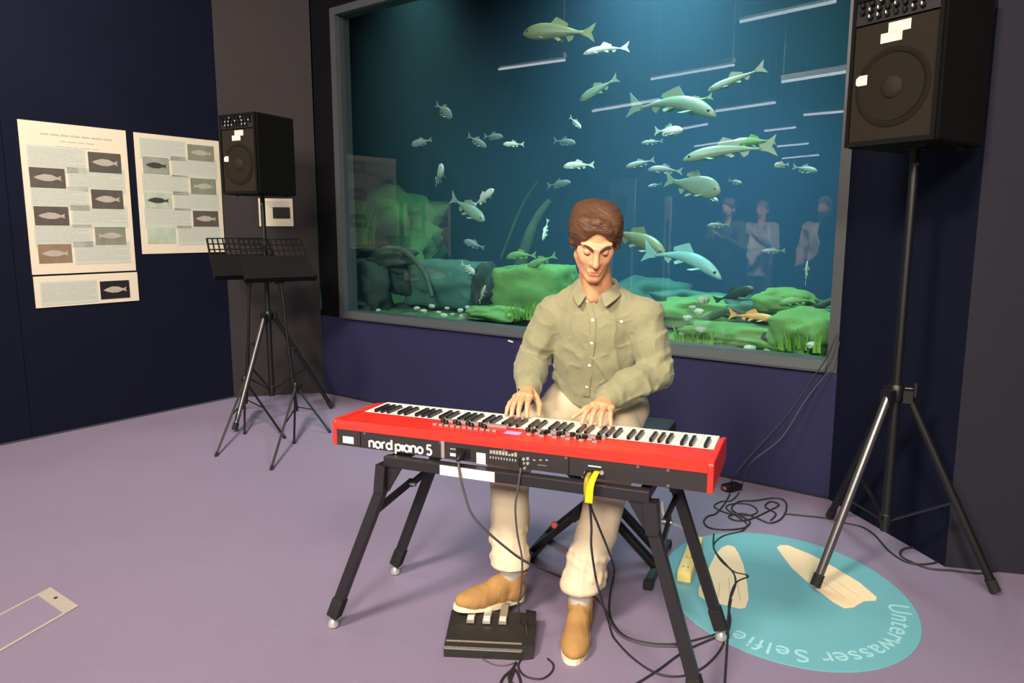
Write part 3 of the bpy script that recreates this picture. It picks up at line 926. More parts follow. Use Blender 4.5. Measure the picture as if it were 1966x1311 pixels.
# ------------------------------------------------------------------ floor graphics and floor box
M_disc = mat('disc_blue', srgb(102, 162, 174), .5, var=.06, vscale=2)
M_fin = mat('print_peach', srgb(232, 208, 172), .5, var=.03)
M_fint = mat('print_peach_line', srgb(196, 176, 150), .5)
M_let = mat('print_pale_blue', srgb(150, 200, 208), .5)
DC = np.array([1.06, 2.69]); DR = .545; DXK = .455/.545
disc = thing('floor_sticker', 'round light blue floor sticker with two peach flipper prints', 'floor sticker', (DC[0], DC[1], 0))
MB().lathe([(DR, 0.0005), (DR, .0022), (DR - .004, .0028)], (0, 0, 0), (0, 0, 1), 72).build('disc', M_disc, disc).scale = (DXK, 1, 1)
def floorpoly(name, px, m, par, z0, z1):
    P = [flo(*q)[:2] - DC for q in px]
    return MB().prism([tuple(p) for p in P], lambda x, y, w: (x, y, z0 + (z1 - z0)*w)).build(name, m, par)
f1 = floorpoly('flipper_print', [(1386, 1052), (1398, 1047), (1410, 1050), (1418, 1062), (1428, 1085), (1435, 1120), (1438, 1150), (1432, 1167), (1420, 1169), (1385, 1160), (1358, 1155), (1343, 1145), (1342, 1130), (1360, 1095), (1374, 1065)], M_fin, disc, .0028, .0038)
f2 = floorpoly('flipper_print', [(1492, 1052), (1498, 1047), (1513, 1047), (1560, 1066), (1600, 1088), (1650, 1118), (1684, 1147), (1682, 1153), (1660, 1154), (1640, 1166), (1622, 1168), (1600, 1156), (1556, 1122), (1520, 1090)], M_fin, disc, .0028, .0038)
for f, segs in ((f1, [((1383, 1120), (1380, 1148)), ((1400, 1110), (1402, 1150)), ((1416, 1118), (1422, 1155))]), (f2, [((1580, 1118), (1625, 1150)), ((1600, 1112), (1650, 1146))])):
    for a, b in segs:
        A = flo(*a)[:2] - DC; B = flo(*b)[:2] - DC
        MB().bar((A[0], A[1], .004), (B[0], B[1], .004), .004, .0008).build('rib_line', M_fint, f)
def letter_mesh(ch, size):
    cu = bpy.data.curves.new('letter', 'FONT')
    cu.body = ch; cu.size = size; cu.extrude = .0004; cu.align_x = 'CENTER'
    tmp = bpy.data.objects.new('letter_tmp', cu); COL.objects.link(tmp)
    dg = bpy.context.evaluated_depsgraph_get(); dg.update()
    me = bpy.data.meshes.new_from_object(tmp.evaluated_get(dg))
    bpy.data.objects.remove(tmp, do_unlink=True); bpy.data.curves.remove(cu)
    return me
TXT = 'Unterwasser Selfie'
adv = dict(U=1.25, n=1, t=.62, e=1, r=.7, w=1.3, a=1, s=.85, S=1.1, l=.5, f=.6, i=.5); adv[' '] = .6
tot = sum(adv[c] for c in TXT); ang0 = R(-14); ang1 = R(-138)     # runs clockwise seen from above
acc = 0
for c in TXT:
    mid = (acc + adv[c]/2)/tot; acc += adv[c]
    if c == ' ': continue
    a = ang0 + (ang1 - ang0)*mid
    me = letter_mesh(c, .106); me.materials.append(M_let)
    o = bpy.data.objects.new('letter', me); COL.objects.link(o); o.parent = disc
    rr = DR - .110
    o.location = (rr*math.cos(a)*DXK, rr*math.sin(a), .0034); o.rotation_euler = (0, 0, a - math.pi/2)
# floor hatch frame at left
M_strip = mat('hatch_metal', srgb(172, 160, 152), .5, metal=.1, var=.08, vscale=30)
hx = [flo(*q) for q in ((0, 1182), (98, 1130), (152, 1166), (0, 1236))]
u = (hx[1] - hx[0]); u /= np.linalg.norm(u); v = hx[2] - hx[1]; wv = np.linalg.norm(v); v /= wv
hat = thing('floor_hatch', 'flat floor hatch with pale metal edging at the lower left', 'floor hatch', hx[1])
far = hx[1] - u*.62
def hp(a, b): p = -u*a + v*b; return (p[0], p[1])
def hrect(nm, a0, a1, b0, b1, h, m): return MB().prism([hp(a0, b0), hp(a1, b0), hp(a1, b1), hp(a0, b1)], lambda x, y, w: (x, y, .0005 + h*w)).build(nm, m, hat)
hrect('end_plate', 0, .06, 0, wv, .004, M_strip)
hrect('edge_strip', .06, .75, 0, .012, .003, M_strip)
hrect('edge_strip', .06, .75, wv - .014, wv, .003, M_strip)
hrect('cover', .06, .75, .012, wv - .014, .0012, M_floor)
MB().lathe([(.007, .0045), (.007, .006), (.004, .0062)], (hp(.028, wv*.42)[0], hp(.028, wv*.42)[1], 0), (0, 0, 1), 10).build('lifting_screw', M_knob, hat)

# ------------------------------------------------------------------ keyboard
M_red = mat('keyboard_red', srgb(222, 46, 36), .32)
M_kblk = mat('keyboard_black', srgb(38, 35, 36), .45, bump=.05, bscale=200)
M_wkey = mat('white_key', srgb(240, 238, 230), .25)
M_bkey = mat('black_key', srgb(16, 16, 18), .3)
M_prt = mat('print_white', srgb(235, 232, 225), .5)
M_prg = mat('print_grey', srgb(150, 146, 140), .6)
M_btn = mat('button_grey', srgb(140, 128, 126), .45)
M_disp = mat('display', srgb(60, 20, 60), .2, emit=((.95, .5, 1, 1), 1.0))
M_silver = mat('silver', srgb(200, 200, 200), .3, metal=.6)
ZB, ZT = .652, .744
kbd = thing('stage_piano', 'red stage piano with 88 keys and white lettering on its black rear panel', 'keyboard', KO + np.array([0, 0, ZB]), KYAW)
hL = 1.287/2; zt = ZT - ZB
cheek = [(-.171, 0), (-.171, zt - .008), (-.163, zt), (-.02, zt - .002), (.10, zt - .004), (.171, zt - .016), (.171, 0)]
for s_ in (-1, 1):
    o = MB().prism(cheek, lambda y, z, w, s_=s_: (s_*(hL - .018*w), y, z)).build('end_cheek', M_red, kbd)
    bv = o.modifiers.new('bevel', 'BEVEL'); bv.width = .004; bv.segments = 2
xi = hL - .018
top = [(-.170, zt - .032), (-.170, zt - .012), (-.158, zt - .0035), (-.125, zt - .0075), (-.004, zt - .010), (-.004, zt - .032)]
MB().prism(top, lambda y, z, w: (-xi + 2*xi*w, y, z)).build('top_panel', M_red, kbd)
MB().box((-xi, -.168, .002), (xi, -.155, zt - .032)).build('rear_panel', M_kblk, kbd)
MB().box((-xi, -.155, .002), (xi, .165, .012)).build('bottom_plate', M_kblk, kbd)
MB().box((-xi, .158, .012), (xi, .170, zt - .030)).build('front_rail', M_kblk, kbd)
MB().box((-xi, -.004, .012), (xi, .0, zt - .012)).build('key_slip', M_kblk, kbd)
# keys: bass end at +l (the player's left hand)
NW = 52; xw = 2*(xi - .003)/NW
names = ['A', 'B'] + list('CDEFGAB')*7 + ['C']
wk = MB().box((-xw/2 + .0005, .002, 0), (xw/2 - .0005, .157, .020), .0012)
bk = MB().prism([(.002, 0), (.098, 0), (.092, .012), (.002, .012)], lambda y, z, w: ((w - .5)*.0105, y, z))
wme = bme = None
zk = zt - .030
for i, nme in enumerate(names):
    x = xi - .003 - xw*(i + .5)
    if wme is None:
        o = wk.build('white_key', M_wkey, kbd); wme = o.data
    else:
        o = bpy.data.objects.new('white_key', wme); COL.objects.link(o); o.parent = kbd
    o.location = (x, 0, zk)
    if nme in 'CDFGA' and i < NW - 1:
        off = dict(C=.12, D=-.12, F=.15, G=0, A=-.15)[nme]
        xb = x - xw/2 + off*xw*.5
        if bme is None:
            o = bk.build('black_key', M_bkey, kbd); bme = o.data
        else:
            o = bpy.data.objects.new('black_key', bme); COL.objects.link(o); o.parent = kbd
        o.location = (xb, 0, zk + .020)
# controls on the top panel
def ztop(y): return zt - .0075 - .0025*(y + .125)/.121
rnd = random.Random(5)
for i in range(12):
    x = -.285 + .024*i if i < 8 else .03 + .06*(i - 8)
    y = -.052 if i % 2 else -.030
    MB().lathe([(.0085, 0), (.0085, .008), (.0065, .013), (.001, .014)], (x, y, ztop(y)), (0, 0, 1), 12).build('knob', M_knob, kbd, smooth='auto')
for i in range(11):
    x = -.29 + .022*i
    MB().box((x - .0075, -.082, ztop(-.08)), (x + .0075, -.071, ztop(-.08) + .006), .001).build('button', M_btn, kbd)
for i in range(11):
    x = .05 + .022*i
    MB().box((x - .008, -.078 + .02*(i % 2), ztop(-.07)), (x + .008, -.066 + .02*(i % 2), ztop(-.07) + .006), .001).build('button', M_btn, kbd)
for i in range(6):
    MB().lathe([(.009, 0), (.009, .012), (.001, .011)], (.055 + .043*i, -.040 + .01*(i % 2), ztop(-.036)), (0, 0, 1), 12).build('knob', M_knob, kbd, smooth='auto')
MB().box((-.30, -.022, ztop(-.02) - .001), (-.05, -.008, ztop(-.02) + .008)).build('control_strip', M_btn, kbd)
MB().box((.03, -.026, ztop(-.02) - .001), (.29, -.010, ztop(-.02) + .008)).build('control_strip', M_btn, kbd)
MB().box((-.034, -.085, ztop(-.07) - .001), (.018, -.055, ztop(-.07) + .0016)).build('display', M_disp, kbd)
# rear panel: screws, seams, prints, sockets
yr = -.168
def rp(px, py): 
    q = kat(px, py, yr); return q[0], q[2] - ZB
def rbox(nm, x0, x1, z0, z1, th, m, par=kbd): return MB().box((x0, yr - th, z0), (x1, yr, z1)).build(nm, m, par)
x, z = rp(669, 845); rbox('rating_label', x - .022, x + .022, z - .012, z + .012, .0008, M_prt)
for px in (693, 1093):
    x, z = rp(px, 860); rbox('panel_seam', x - .0015, x + .0015, .004, zt - .034, .001, M_cab)
x, z = rp(851, 875); rbox('panel_joint', x - .006, x + .006, .004, zt - .03, .002, M_btn)
for px, py in ((700, 832), (846, 848), (968, 858), (1087, 877), (1225, 892), (1283, 901), (1283, 936)):
    x, z = rp(px, py); z = min(max(z, .008), zt - .038)
    MB().lathe([(.0045, 0), (.0045, .0015), (.001, .002)], (x, yr, z), (0, -1, 0), 8).build('screw', M_steel, kbd)
x, z = rp(870, 862); rbox('socket_print', x - .010, x + .010, z - .002, z + .002, .0006, M_prg)
x, z = rp(870, 873); rbox('socket_print', x - .010, x + .010, z - .005, z + .005, .0006, M_prt)
x, z = rp(890, 870); rbox('power_socket', x - .024, x + .024, z - .016, z + .016, .003, M_knob)
x, z = rp(924, 880); lb = rbox('warning_label', x - .016, x + .016, z - .018, z + .018, .0007, M_prt)
rbox('label_band', x - .016, x + .016, z - .003, z - .001, .0010, M_prg, lb); rbox('label_band', x - .016, x + .016, z - .013, z - .011, .0010, M_prg, lb)
x0, z = rp(966, 876)
x0 -= .045
for k in range(9):
    h_ = .006 + .008*rnd.random()
    rbox('socket_print', x0 + k*.0105, x0 + k*.0105 + .008, z + .004, z + .004 + h_, .0006, M_prg)
for k in range(10):
    rbox('socket_print', x0 + k*.0095, x0 + k*.0095 + .004, z - .012, z - .004, .0006, M_prg)
for k, (px, py) in enumerate(((1006, 881), (1014, 880), (1006, 889), (1014, 889), (1008, 898))):
    x, z = rp(px, py); MB().lathe([(.005, 0), (.005, .004), (.003, .004)], (x, yr, z), (0, -1, 0), 10).build('jack_socket', M_silver, kbd)
for px in (1026, 1038, 1050):
    x, z = rp(px, 883); rbox('socket_print', x - .004, x + .004, z - .002, z + .002, .0006, M_prg)
x, z = rp(1041, 893); rbox('socket_print', x - .015, x + .015, z - .0006, z + .0006, .0006, M_prg)
x, z = rp(1142, 895); rbox('socket_print', x - .020, x + .020, z - .0018, z + .0018, .0006, M_prt)
for px in (1126, 1141, 1156):
    x, z = rp(px, 907); MB().lathe([(.0065, 0), (.0065, .004), (.004, .004)], (x, yr, z), (0, -1, 0), 12).build('jack_socket', M_silver, kbd)
for s_ in (-1, 1):
    for t_ in (-.13, .13):
        MB().lathe([(.016, 0), (.014, -.008)], (s_*.48, t_, .002), (0, 0, 1), 10).build('rubber_foot', M_rub, kbd)
# lettering 'nord piano 5' as flat raised strokes
def arc(cx, cz, r, a0, a1, n=14): return [(cx + r*math.cos(R(a0 + (a1 - a0)*k/n)), cz + r*math.sin(R(a0 + (a1 - a0)*k/n))) for k in range(n + 1)]
GL = {'n': ([[(0, 0), (0, 1)], [(0, .58)] + arc(.4, .6, .4, 180, 0) + [(.8, 0)]], .8),
      'o': ([arc(.46, .5, .46, 0, 360, 24)], .92),
      'r': ([[(0, 0), (0, 1)], arc(.4, .6, .4, 180, 75)], .5),
      'd': ([arc(.46, .5, .46, 0, 360, 24), [(.92, 0), (.92, 1.5)]], .92),
      'p': ([arc(.46, .5, .46, 0, 360, 24), [(0, -.5), (0, 1)]], .92),
      'i': ([[(0, 0), (0, 1)]], .0),
      'a': ([arc(.46, .5, .46, 0, 360, 24), [(.92, 0), (.92, 1)]], .92),
      '5': ([[(.72, 1.42), (.12, 1.42), (.06, .78)] + arc(.34, .42, .43, 128, -140, 18)], .8)}
def letters(text, x0, x1, zb, xh, wid, gap, space):
    tot = -gap
    for c in text: tot += space if c == ' ' else GL[c][1] + gap
    k = (x1 - x0)/tot/xh
    x = x0
    for c in text:
        if c == ' ': x += space*xh*k; continue
        mb = MB()
        for ln in GL[c][0]:
            P = [(x + a*xh*k, zb + b*xh) for a, b in ln]
            # short bars per segment make one stroke
            L_, R_ = [], []
            for i in range(len(P)):
                a = P[max(i - 1, 0)]; b = P[min(i + 1, len(P) - 1)]
                if math.hypot(P[0][0] - P[-1][0], P[0][1] - P[-1][1]) < 1e-5:
                    if i == 0: a = P[-2]
                    if i == len(P) - 1: b = P[1]
                dx, dz_ = b[0] - a[0], b[1] - a[1]; l = math.hypot(dx, dz_); nx_, nz_ = -dz_/l*wid/2, dx/l*wid/2
                L_.append((P[i][0] + nx_, P[i][1] + nz_)); R_.append((P[i][0] - nx_, P[i][1] - nz_))
            for i in range(len(P) - 1):
                mb.prism([L_[i], R_[i], R_[i + 1], L_[i + 1]], lambda a, b, w: (a, yr - .0012*w, b))
        mb.build('letter', M_prt, kbd)
        x += (GL[c][1] + gap)*xh*k
xa, za_ = rp(710, 860); xb, zb_ = rp(829, 872)
zc_ = (rp(770, 860)[1])
letters('nord piano 5', xa, xb, zc_ - .011, .0225, .0066, .30, .42)

# ------------------------------------------------------------------ keyboard stand
stand = thing('keyboard_stand', 'black folding keyboard stand with four splayed legs under the red piano', 'stand', KO, KYAW)
M_stand = mat('stand_black', srgb(28, 26, 30), .42)
zr = .628
for s_ in (-1, 1):
    MB().bar((-.42, s_*.185, zr), (.47, s_*.185, zr), .034, .036, bev=.004).build('top_rail', M_stand, stand)
for x in (-.40, .45):
    MB().bar((x, -.185, zr - .002), (x, .185, zr - .002), .03, .03).build('cross_rail', M_stand, stand)
M_patch = mat('patch_white', srgb(225, 222, 218), .5)
xa, xb = kat(845, 900, -.203)[0], kat(950, 905, -.203)[0]
MB().box((xa, -.2045, zr - .017), (xb, -.2015, zr + .015)).build('white_patch', M_patch, stand)  # flat white patch along the near rail
FEET = {(-1, -1): (-.631, -.222), (-1, 1): (-.639, .212), (1, 1): (.651, .209), (1, -1): (.640, -.222)}
for (sx, sy), (fx, fy) in FEET.items():
    a = Vector((-.425 if sx < 0 else .475, sy*.19, zr - .012)); kn = a + Vector((sx*.008, sy*.004, -.085)); f = Vector((fx, fy, .036))
    low = kn.lerp(f, .90)
    lg = MB().bar(a, kn + (kn - a).normalized()*.01, .036, .05, up=(0, 1, 0)).bar(kn, low, .036, .034, up=(0, 1, 0), bev=.004).build('leg', M_stand, stand)
    e = (f - kn).normalized()
    MB().bar(low - e*.03, low + e*.045, .043, .041, up=(0, 1, 0), bev=.005).build('leg_sleeve', M_rub, lg)
    MB().tube([low + e*.04, f], .007, 8).build('foot_rod', M_steel, lg)
    MB().lathe([(.012, -.036), (.019, -.03), (.019, -.018), (.010, -.004)], f, (0, 0, 1), 14).build('foot_glide', M_silver, lg, smooth='auto')
    MB().prism([(0, 0), (sx*-.055, 0), (0, -.09)], lambda x, z, w: (a.x + sx*-.015 + x, a.y + (w - .5)*.012, zr - .016 + z)).build('gusset', M_stand, lg)
for sx in (-1, 1):
    pts = []
    for sy in (-1, 1):
        a = Vector((-.425 if sx < 0 else .475, sy*.19, zr - .1)); fx, fy = FEET[(sx, sy)]
        pts.append(a.lerp(Vector((fx, fy, .036)), .16 if sy < 0 else .06))
    mid = pts[0].lerp(pts[1], .52) + Vector((0, 0, .004))
    b = MB().bar(pts[0], mid + (mid - pts[0]).normalized()*.02, .012, .024); b.bar(mid + Vector((-sx*.012, 0, 0)), pts[1], .012, .022)
    br = b.build('folding_brace', M_stand, stand)
    MB().tube([mid + Vector((-sx*.03, 0, 0)), mid + Vector((sx*.012, 0, 0))], .007, 8).build('brace_pin', M_steel, br)

# ------------------------------------------------------------------ bench
SEZ = .60
bc = (.085, .68)
bench = thing('piano_bench', 'black padded cross legged piano bench under the player', 'bench', kw(bc[0], bc[1]), KYAW)
M_pad = mat('bench_vinyl', srgb(20, 19, 22), .5, bump=.15, bscale=60)
pad = MB().box((-.29, -.165, SEZ - .065), (.29, .165, SEZ), .02).build('seat_pad', M_pad, bench, smooth='auto')
MB().box((-.27, -.15, SEZ - .085), (.27, .15, SEZ - .064)).build('seat_board', M_blk, bench)
M_redp = mat('red_cap', srgb(190, 80, 84), .5)
for i, (y0, sg) in enumerate(((-.10, 1), (-.06, -1), (.10, 1), (.06, -1))):
    a = Vector((-sg*.26, y0, .03)); b = Vector((sg*.24, y0, SEZ - .09))
    lg = MB().bar(a, b, .026, .042, up=(0, 1, 0), bev=.004).build('leg', M_blk, bench)
    if i == 0:
        MB().bar(a.lerp(b, .36), a.lerp(b, .44), .034, .052, up=(0, 1, 0)).build('slide_sleeve', M_rub, lg)
        c_ = a.lerp(b, .22); MB().lathe([(.014, 0), (.014, .012), (.008, .016)], c_ + Vector((-.008, -.012, .026)), (0, -1, .3), 10).build('red_knob', M_redp, lg)
        c_ = a.lerp(b, .56); MB().lathe([(.014, 0), (.014, .012), (.008, .016)], c_ + Vector((-.008, -.012, .026)), (0, -1, .3), 10).build('red_knob', M_redp, lg)
for sx in (-1, 1):
    MB().bar((sx*.26, -.19, .020), (sx*.26, .19, .020), .03, .03, bev=.004).build('foot_bar', M_blk, bench)
    for sy in (-1, 1):
        MB().bar((sx*.26, sy*.20 - .02, .018), (sx*.26, sy*.20 + .02, .018), .038, .035, bev=.006).build('foot_cap', M_rub, bench)
    MB().bar((sx*.24, -.12, SEZ - .095), (sx*.24, .12, SEZ - .095), .03, .02).build('seat_bar', M_blk, bench)
MB().tube([(0, -.115, .29), (0, .115, .29)], .012, 10).build('pivot_rod', M_steel, bench)

# ------------------------------------------------------------------ pedal unit
pa, pb = flo(853, 1261), flo(1004, 1268)
pyaw = math.atan2(pb[1] - pa[1], pb[0] - pa[0]); plen = np.linalg.norm(pb - pa)
ped = thing('pedal_unit', 'black triple pedal unit on the floor under the player\'s raised shoe', 'pedal', (pa + pb)/2, pyaw)
M_ped = mat('pedal_black', srgb(36, 34, 32), .45, bump=.1, bscale=120)
hw = plen/2
MB().prism([(0, 0), (0, .030), (.006, .036), (.03, .042), (.155, .074), (.17, .074), (.19, .0)], lambda y, z, w: (-hw + 2*hw*w, y, z)).build('housing', M_ped, ped)
MB().prism([(.0, .0), (.012, .046), (.165, .080), (.20, .07), (.215, 0)], lambda y, z, w: (hw + .035*w, y + .01*w, z*(1 - .15*w))).build('side_block', M_ped, ped)
M_edge = mat('pedal_edge', srgb(150, 140, 125), .4, metal=.3)
MB().bar((-hw + .004, .0275, .0425), (hw - .004, .0275, .0425), .004, .004).build('edge_line', M_edge, ped)
MB().bar((-hw + .004, -.001, .031), (hw - .004, -.001, .031), .003, .003).build('edge_line', M_edge, ped)
for k, x in enumerate((-.055, .0, .055)):
    lv = MB().prism([(.10, .066), (.10, .076), (.20, .084), (.225, .080), (.225, .072), (.19, .066)], lambda y, z, w, x=x: (x - .013 + .026*w, y, z)).build('pedal_lever', M_edge if k != 1 else M_silver, ped)
    MB().box((x - .011, .105, .0755), (x + .011, .125, .082)).build('lever_pad', mat('lever_pad', srgb(226, 200, 196), .5), lv)

# ------------------------------------------------------------------ cables, power strip, power brick
M_cab1 = mat('cable_black', srgb(34, 32, 36), .55)
M_cab2 = mat('cable_grey', srgb(70, 64, 70), .55)
def cable(label, pts, r=.0038, m=None, parts=(), n=8):
    """pts: (px, py) on the floor, (px, py, 't', t) in a plane of the keyboard frame, or a world point array"""
    W_ = []
    for q in pts:
        if isinstance(q, np.ndarray): W_.append(q)
        elif len(q) == 2: W_.append(flo(*q, z=r))
        elif len(q) == 3: W_.append(flo(q[0], q[1], z=q[2]))
        else: 
            k = kat(q[0], q[1], q[3]); W_.append(kw(*k))
    P = smooth_path(W_, n)
    for p in P: p.z = max(p.z, r)
    o0 = Vector((P[-1].x, P[-1].y, 0))
    t = thing('cable', label, 'cable', o0)
    MB().tube([p - o0 for p in P], r, 8).build('cord', m or M_cab1, t, smooth=True)
    for nm, i, ln, rr, mm in parts:
        a = P[i] - o0; b = P[i + (1 if i >= 0 else -1)] - o0 if 0 else P[i + 2 if i >= 0 else i - 2] - o0
        d = (b - a).normalized()
        MB().tube([a - d*.004, a + d*ln*.7, a + d*ln], [rr, rr, r*1.1], 10).build(nm, mm, t, smooth='auto')
    return t
kx_, kz_ = rp(889, 868)
cable('grey power cable hanging from the left socket of the piano past the player\'s shin', [kw(kx_, -.171, ZB + kz_), (881, 884, 't', -.20), (884, 915, 't', -.22), (893, 950, 't', -.22), (905, 985, 't', -.22), (930, 1015, 't', -.20), (968, 1048, 't', -.15), (1003, 1074, 't', -.08), (1040, 1092, 't', .1), (1090, 1113, .01), (1130, 1135), (1160, 1165), (1176, 1200), (1200, 1224), (1250, 1238), (1300, 1240)], .0042, M_cab2,
      [('plug', 0, .04, .011, M_knob)])
kx_, kz_ = rp(1000, 882)
cable('thin pedal cable hanging straight down from the piano to the pedal unit', [kw(kx_, -.171, ZB + kz_), (1000, 900, 't', -.20), (996, 930, 't', -.21), (990, 975, 't', -.21), (994, 1025, 't', -.2), (1003, 1075, 't', -.19), (1001, 1130, 't', -.17), (996, 1160, 't', -.15), (1000, 1195, .075)], .0032, M_cab2,
      [('plug', 0, .035, .006, M_knob)])
kx_, kz_ = rp(1128, 906)
cable('left audio cable under the yellow tie, falling along the player\'s left shin', [kw(kx_, -.171, ZB + kz_), (1124, 925, 't', -.20), (1132, 965, 't', -.21), (1136, 1010, 't', -.2), (1136, 1050, 't', -.2), (1145, 1110, 't', -.18), (1156, 1150, 't', -.16), (1168, 1190, .03), (1180, 1225), (1215, 1262), (1262, 1292), (1310, 1297), (1352, 1280), (1385, 1245), (1398, 1205)], .0035, M_cab1,
      [('plug', 0, .035, .007, M_knob)])
kx_, kz_ = rp(1141, 906)
cable('right audio cable under the yellow tie, swinging toward the bench', [kw(kx_, -.171, ZB + kz_), (1139, 925, 't', -.20), (1134, 966, 't', -.205), (1150, 1010, 't', -.15), (1168, 1055, 't', 0), (1180, 1095, .05), (1172, 1140, .02), (1172, 1180), (1190, 1212), (1225, 1230), (1290, 1236), (1350, 1224), (1392, 1208), (1399, 1180), (1405, 1150)], .0035, M_cab1,
      [('plug', 0, .035, .007, M_knob)])
M_yel = mat('cable_tie_yellow', srgb(236, 214, 20), .5)
tie = MB()
P = smooth_path([kw(*kat(x, y, t)) for x, y, t in ((1147, 906, -.190), (1140, 918, -.225), (1134, 935, -.232), (1131, 965, -.228))], 6)
o0 = P[-1].copy()
for side, w in ((-1, .009),):
    rows = []
    for i, p in enumerate(P):
        a = .008 + .004*(i/len(P))
        rows.append([p - o0 + Vector(KU*x) + Vector((0, 0, 0)) for x in (-a, a)])
    tie.grid(rows)
to = tie.build('cable_tie', M_yel, smooth=True, fix=False)
so = to.modifiers.new('solid', 'SOLIDIFY'); so.thickness = .004
to.location = o0; tag(to, 'yellow cable tie hanging from the jack sockets at the back of the piano', 'cable tie')
t2 = MB()
P2 = smooth_path([kw(*kat(x, y, t)) for x, y, t in ((1133, 908, -.190), (1127, 920, -.222), (1125, 940, -.226), (1128, 962, -.222))], 6)
t2.grid([[p - P2[-1] + Vector(KU*x) for x in (-.006, .006)] for p in P2])
t2o = t2.build('cable_tie', mat('cable_tie_olive', srgb(150, 130, 30), .6), smooth=True, fix=False)
so = t2o.modifiers.new('solid', 'SOLIDIFY'); so.thickness = .003
t2o.location = P2[-1]; tag(t2o, 'olive cable tie just left of the bright yellow one', 'cable tie')

cable('black cable running from the cable heap over the blue disc to the lower frame edge', [(1436, 1008), (1424, 1019), (1390, 1028), (1372, 1043), (1374, 1058), (1392, 1080), (1410, 1097), (1437, 1105), (1415, 1117), (1404, 1140), (1400, 1170), (1398, 1220), (1395, 1270), (1392, 1320)])
cable('second black cable twisted round the first over the blue disc', [(1371, 1025), (1371, 1050), (1384, 1075), (1408, 1098), (1413, 1118), (1408, 1136), (1400, 1160), (1403, 1190), (1396, 1215), (1372, 1224), (1330, 1242), (1302, 1258), (1270, 1282), (1235, 1305), (1200, 1325)])
cable('thin black cable from the power strip past the right piano leg', [(1345, 1072), (1356, 1085), (1357, 1110), (1361, 1145), (1380, 1172), (1396, 1195), (1400, 1225)], .003)
cable('cable heap on the floor behind the right end of the piano', [(1402, 948), (1390, 968), (1375, 985), (1360, 990), (1352, 1000), (1362, 1012), (1395, 1016), (1430, 1012), (1440, 1000), (1420, 988), (1405, 975), (1420, 962), (1450, 960), (1490, 955), (1508, 962), (1510, 978), (1500, 995), (1478, 1003), (1450, 992), (1425, 985), (1400, 990), (1412, 998), (1440, 996), (1480, 978), (1496, 968), (1480, 962), (1470, 972), (1490, 985), (1480, 998)], .0042)
cable('second loop of the cable heap near the tank wall', [(1420, 945), (1405, 960), (1385, 962), (1372, 972), (1400, 985), (1440, 988), (1455, 980), (1440, 968), (1410, 966), (1395, 975), (1430, 1000), (1436, 1010)], .0036)
cable('black cable snaking along the foot of the right wall', [(1505, 985), (1545, 989), (1590, 994), (1625, 1003), (1655, 1010), (1680, 1026), (1705, 1054), (1735, 1075), (1765, 1082), (1800, 1077), (1793, 1060), (1760, 1050), (1735, 1053), (1730, 1065), (1752, 1078), (1785, 1090), (1830, 1094), (1875, 1099), (1900, 1097), (1925, 1092)], .0042)
# cable from the sill down to the heap
sp = [tw(*tat(1607, 640, -.03)), tw(*tat(1598, 662, -.05)), tw(*tat(1585, 690, -.06)), tw(*tat(1560, 725, -.08)), tw(*tat(1520, 785, -.12)), tw(*tat(1480, 832, -.16)), tw(*tat(1440, 875, -.22)), tw(*tat(1408, 915, -.28)), flo(1405, 930, .004)]
cable('black cable hanging from the right window edge down to the power brick', sp, .0036)
sp = [tw(*tat(1612, 655, -.02)), tw(*tat(1602, 690, -.03)), tw(*tat(1590, 712, -.05)), tw(*tat(1545, 770, -.12)), tw(*tat(1500, 840, -.2)), tw(*tat(1440, 890, -.3)), flo(1425, 935, .004)]
cable('second thinner cable under the first at the right window edge', sp, .0024, M_cab2)
# bundle by the pedal unit
cable('looped pedal lead on the floor in front of the pedal unit', [(1010, 1190, .08), (1014, 1240, .03), (1004, 1262), (996, 1280), (1010, 1298), (1040, 1303), (1060, 1290), (1063, 1275), (1052, 1264)], .0032)
cable('cable bundle end at the lower frame edge below the pedal unit', [(992, 1272), (984, 1285), (968, 1300), (962, 1315), (975, 1318), (985, 1295), (990, 1285), (998, 1300), (1000, 1318), (985, 1312), (978, 1300), (990, 1275)], .0042)
cable('thin lead curling out of the left of the pedal unit', [(925, 1263), (950, 1276), (975, 1277), (993, 1270)], .0022, M_cab2)
# power brick
q = flo(1405, 940)
brick = thing('power_brick', 'small black power brick on the floor at the foot of the tank wall', 'power supply', q, .5)
MB().box((-.05, -.03, 0), (.05, .03, .035), .006).build('case', M_knob, brick, smooth='auto')
MB().box((-.055, -.012, .012), (-.048, .012, .026)).build('red_label', M_redp, brick)
# power strip
M_cream = mat('strip_cream', srgb(238, 214, 138), .45)
a, b = flo(1313, 1118), flo(1338, 1046)
d = b - a; syaw = math.atan2(d[1], d[0]); L = np.linalg.norm(d)
ps = thing('power_strip', 'cream multiway power strip standing behind the right piano leg', 'power strip', (a + b)/2, syaw)
MB().box((-L/2, -.028, 0), (L/2, .028, .045), .008).build('body', M_cream, ps, smooth='auto')
for k in range(4):
    x = -L/2 + .05 + (L - .1)*k/3
    so_ = MB().lathe([(.021, .0445), (.021, .0465), (.019, .0465), (.018, .0405)], (x, 0, 0), (0, 0, 1), 16).build('socket', M_cream, ps)
    for s_ in (-1, 1):
        MB().lathe([(.0028, .0465), (.0028, .0475)], (x, s_*.009, 0), (0, 0, 1), 8).build('contact_hole', M_knob, so_)
pk = MB().lathe([(.018, .046), (.018, .07), (.012, .085)], (L/2 - .10, 0, 0), (0, 0, 1), 14).build('plug', M_knob, ps, smooth='auto')
cable('white cable hanging behind the right piano leg into the power strip', [(1272, 962, 't', .22), (1274, 985, 't', .24), (1285, 1000, 't', .26), (1310, 1012, 't', .4), (1328, 1026, .10), (1338, 1042, .04)], .0045, mat('cable_white', srgb(220, 216, 206), .5))
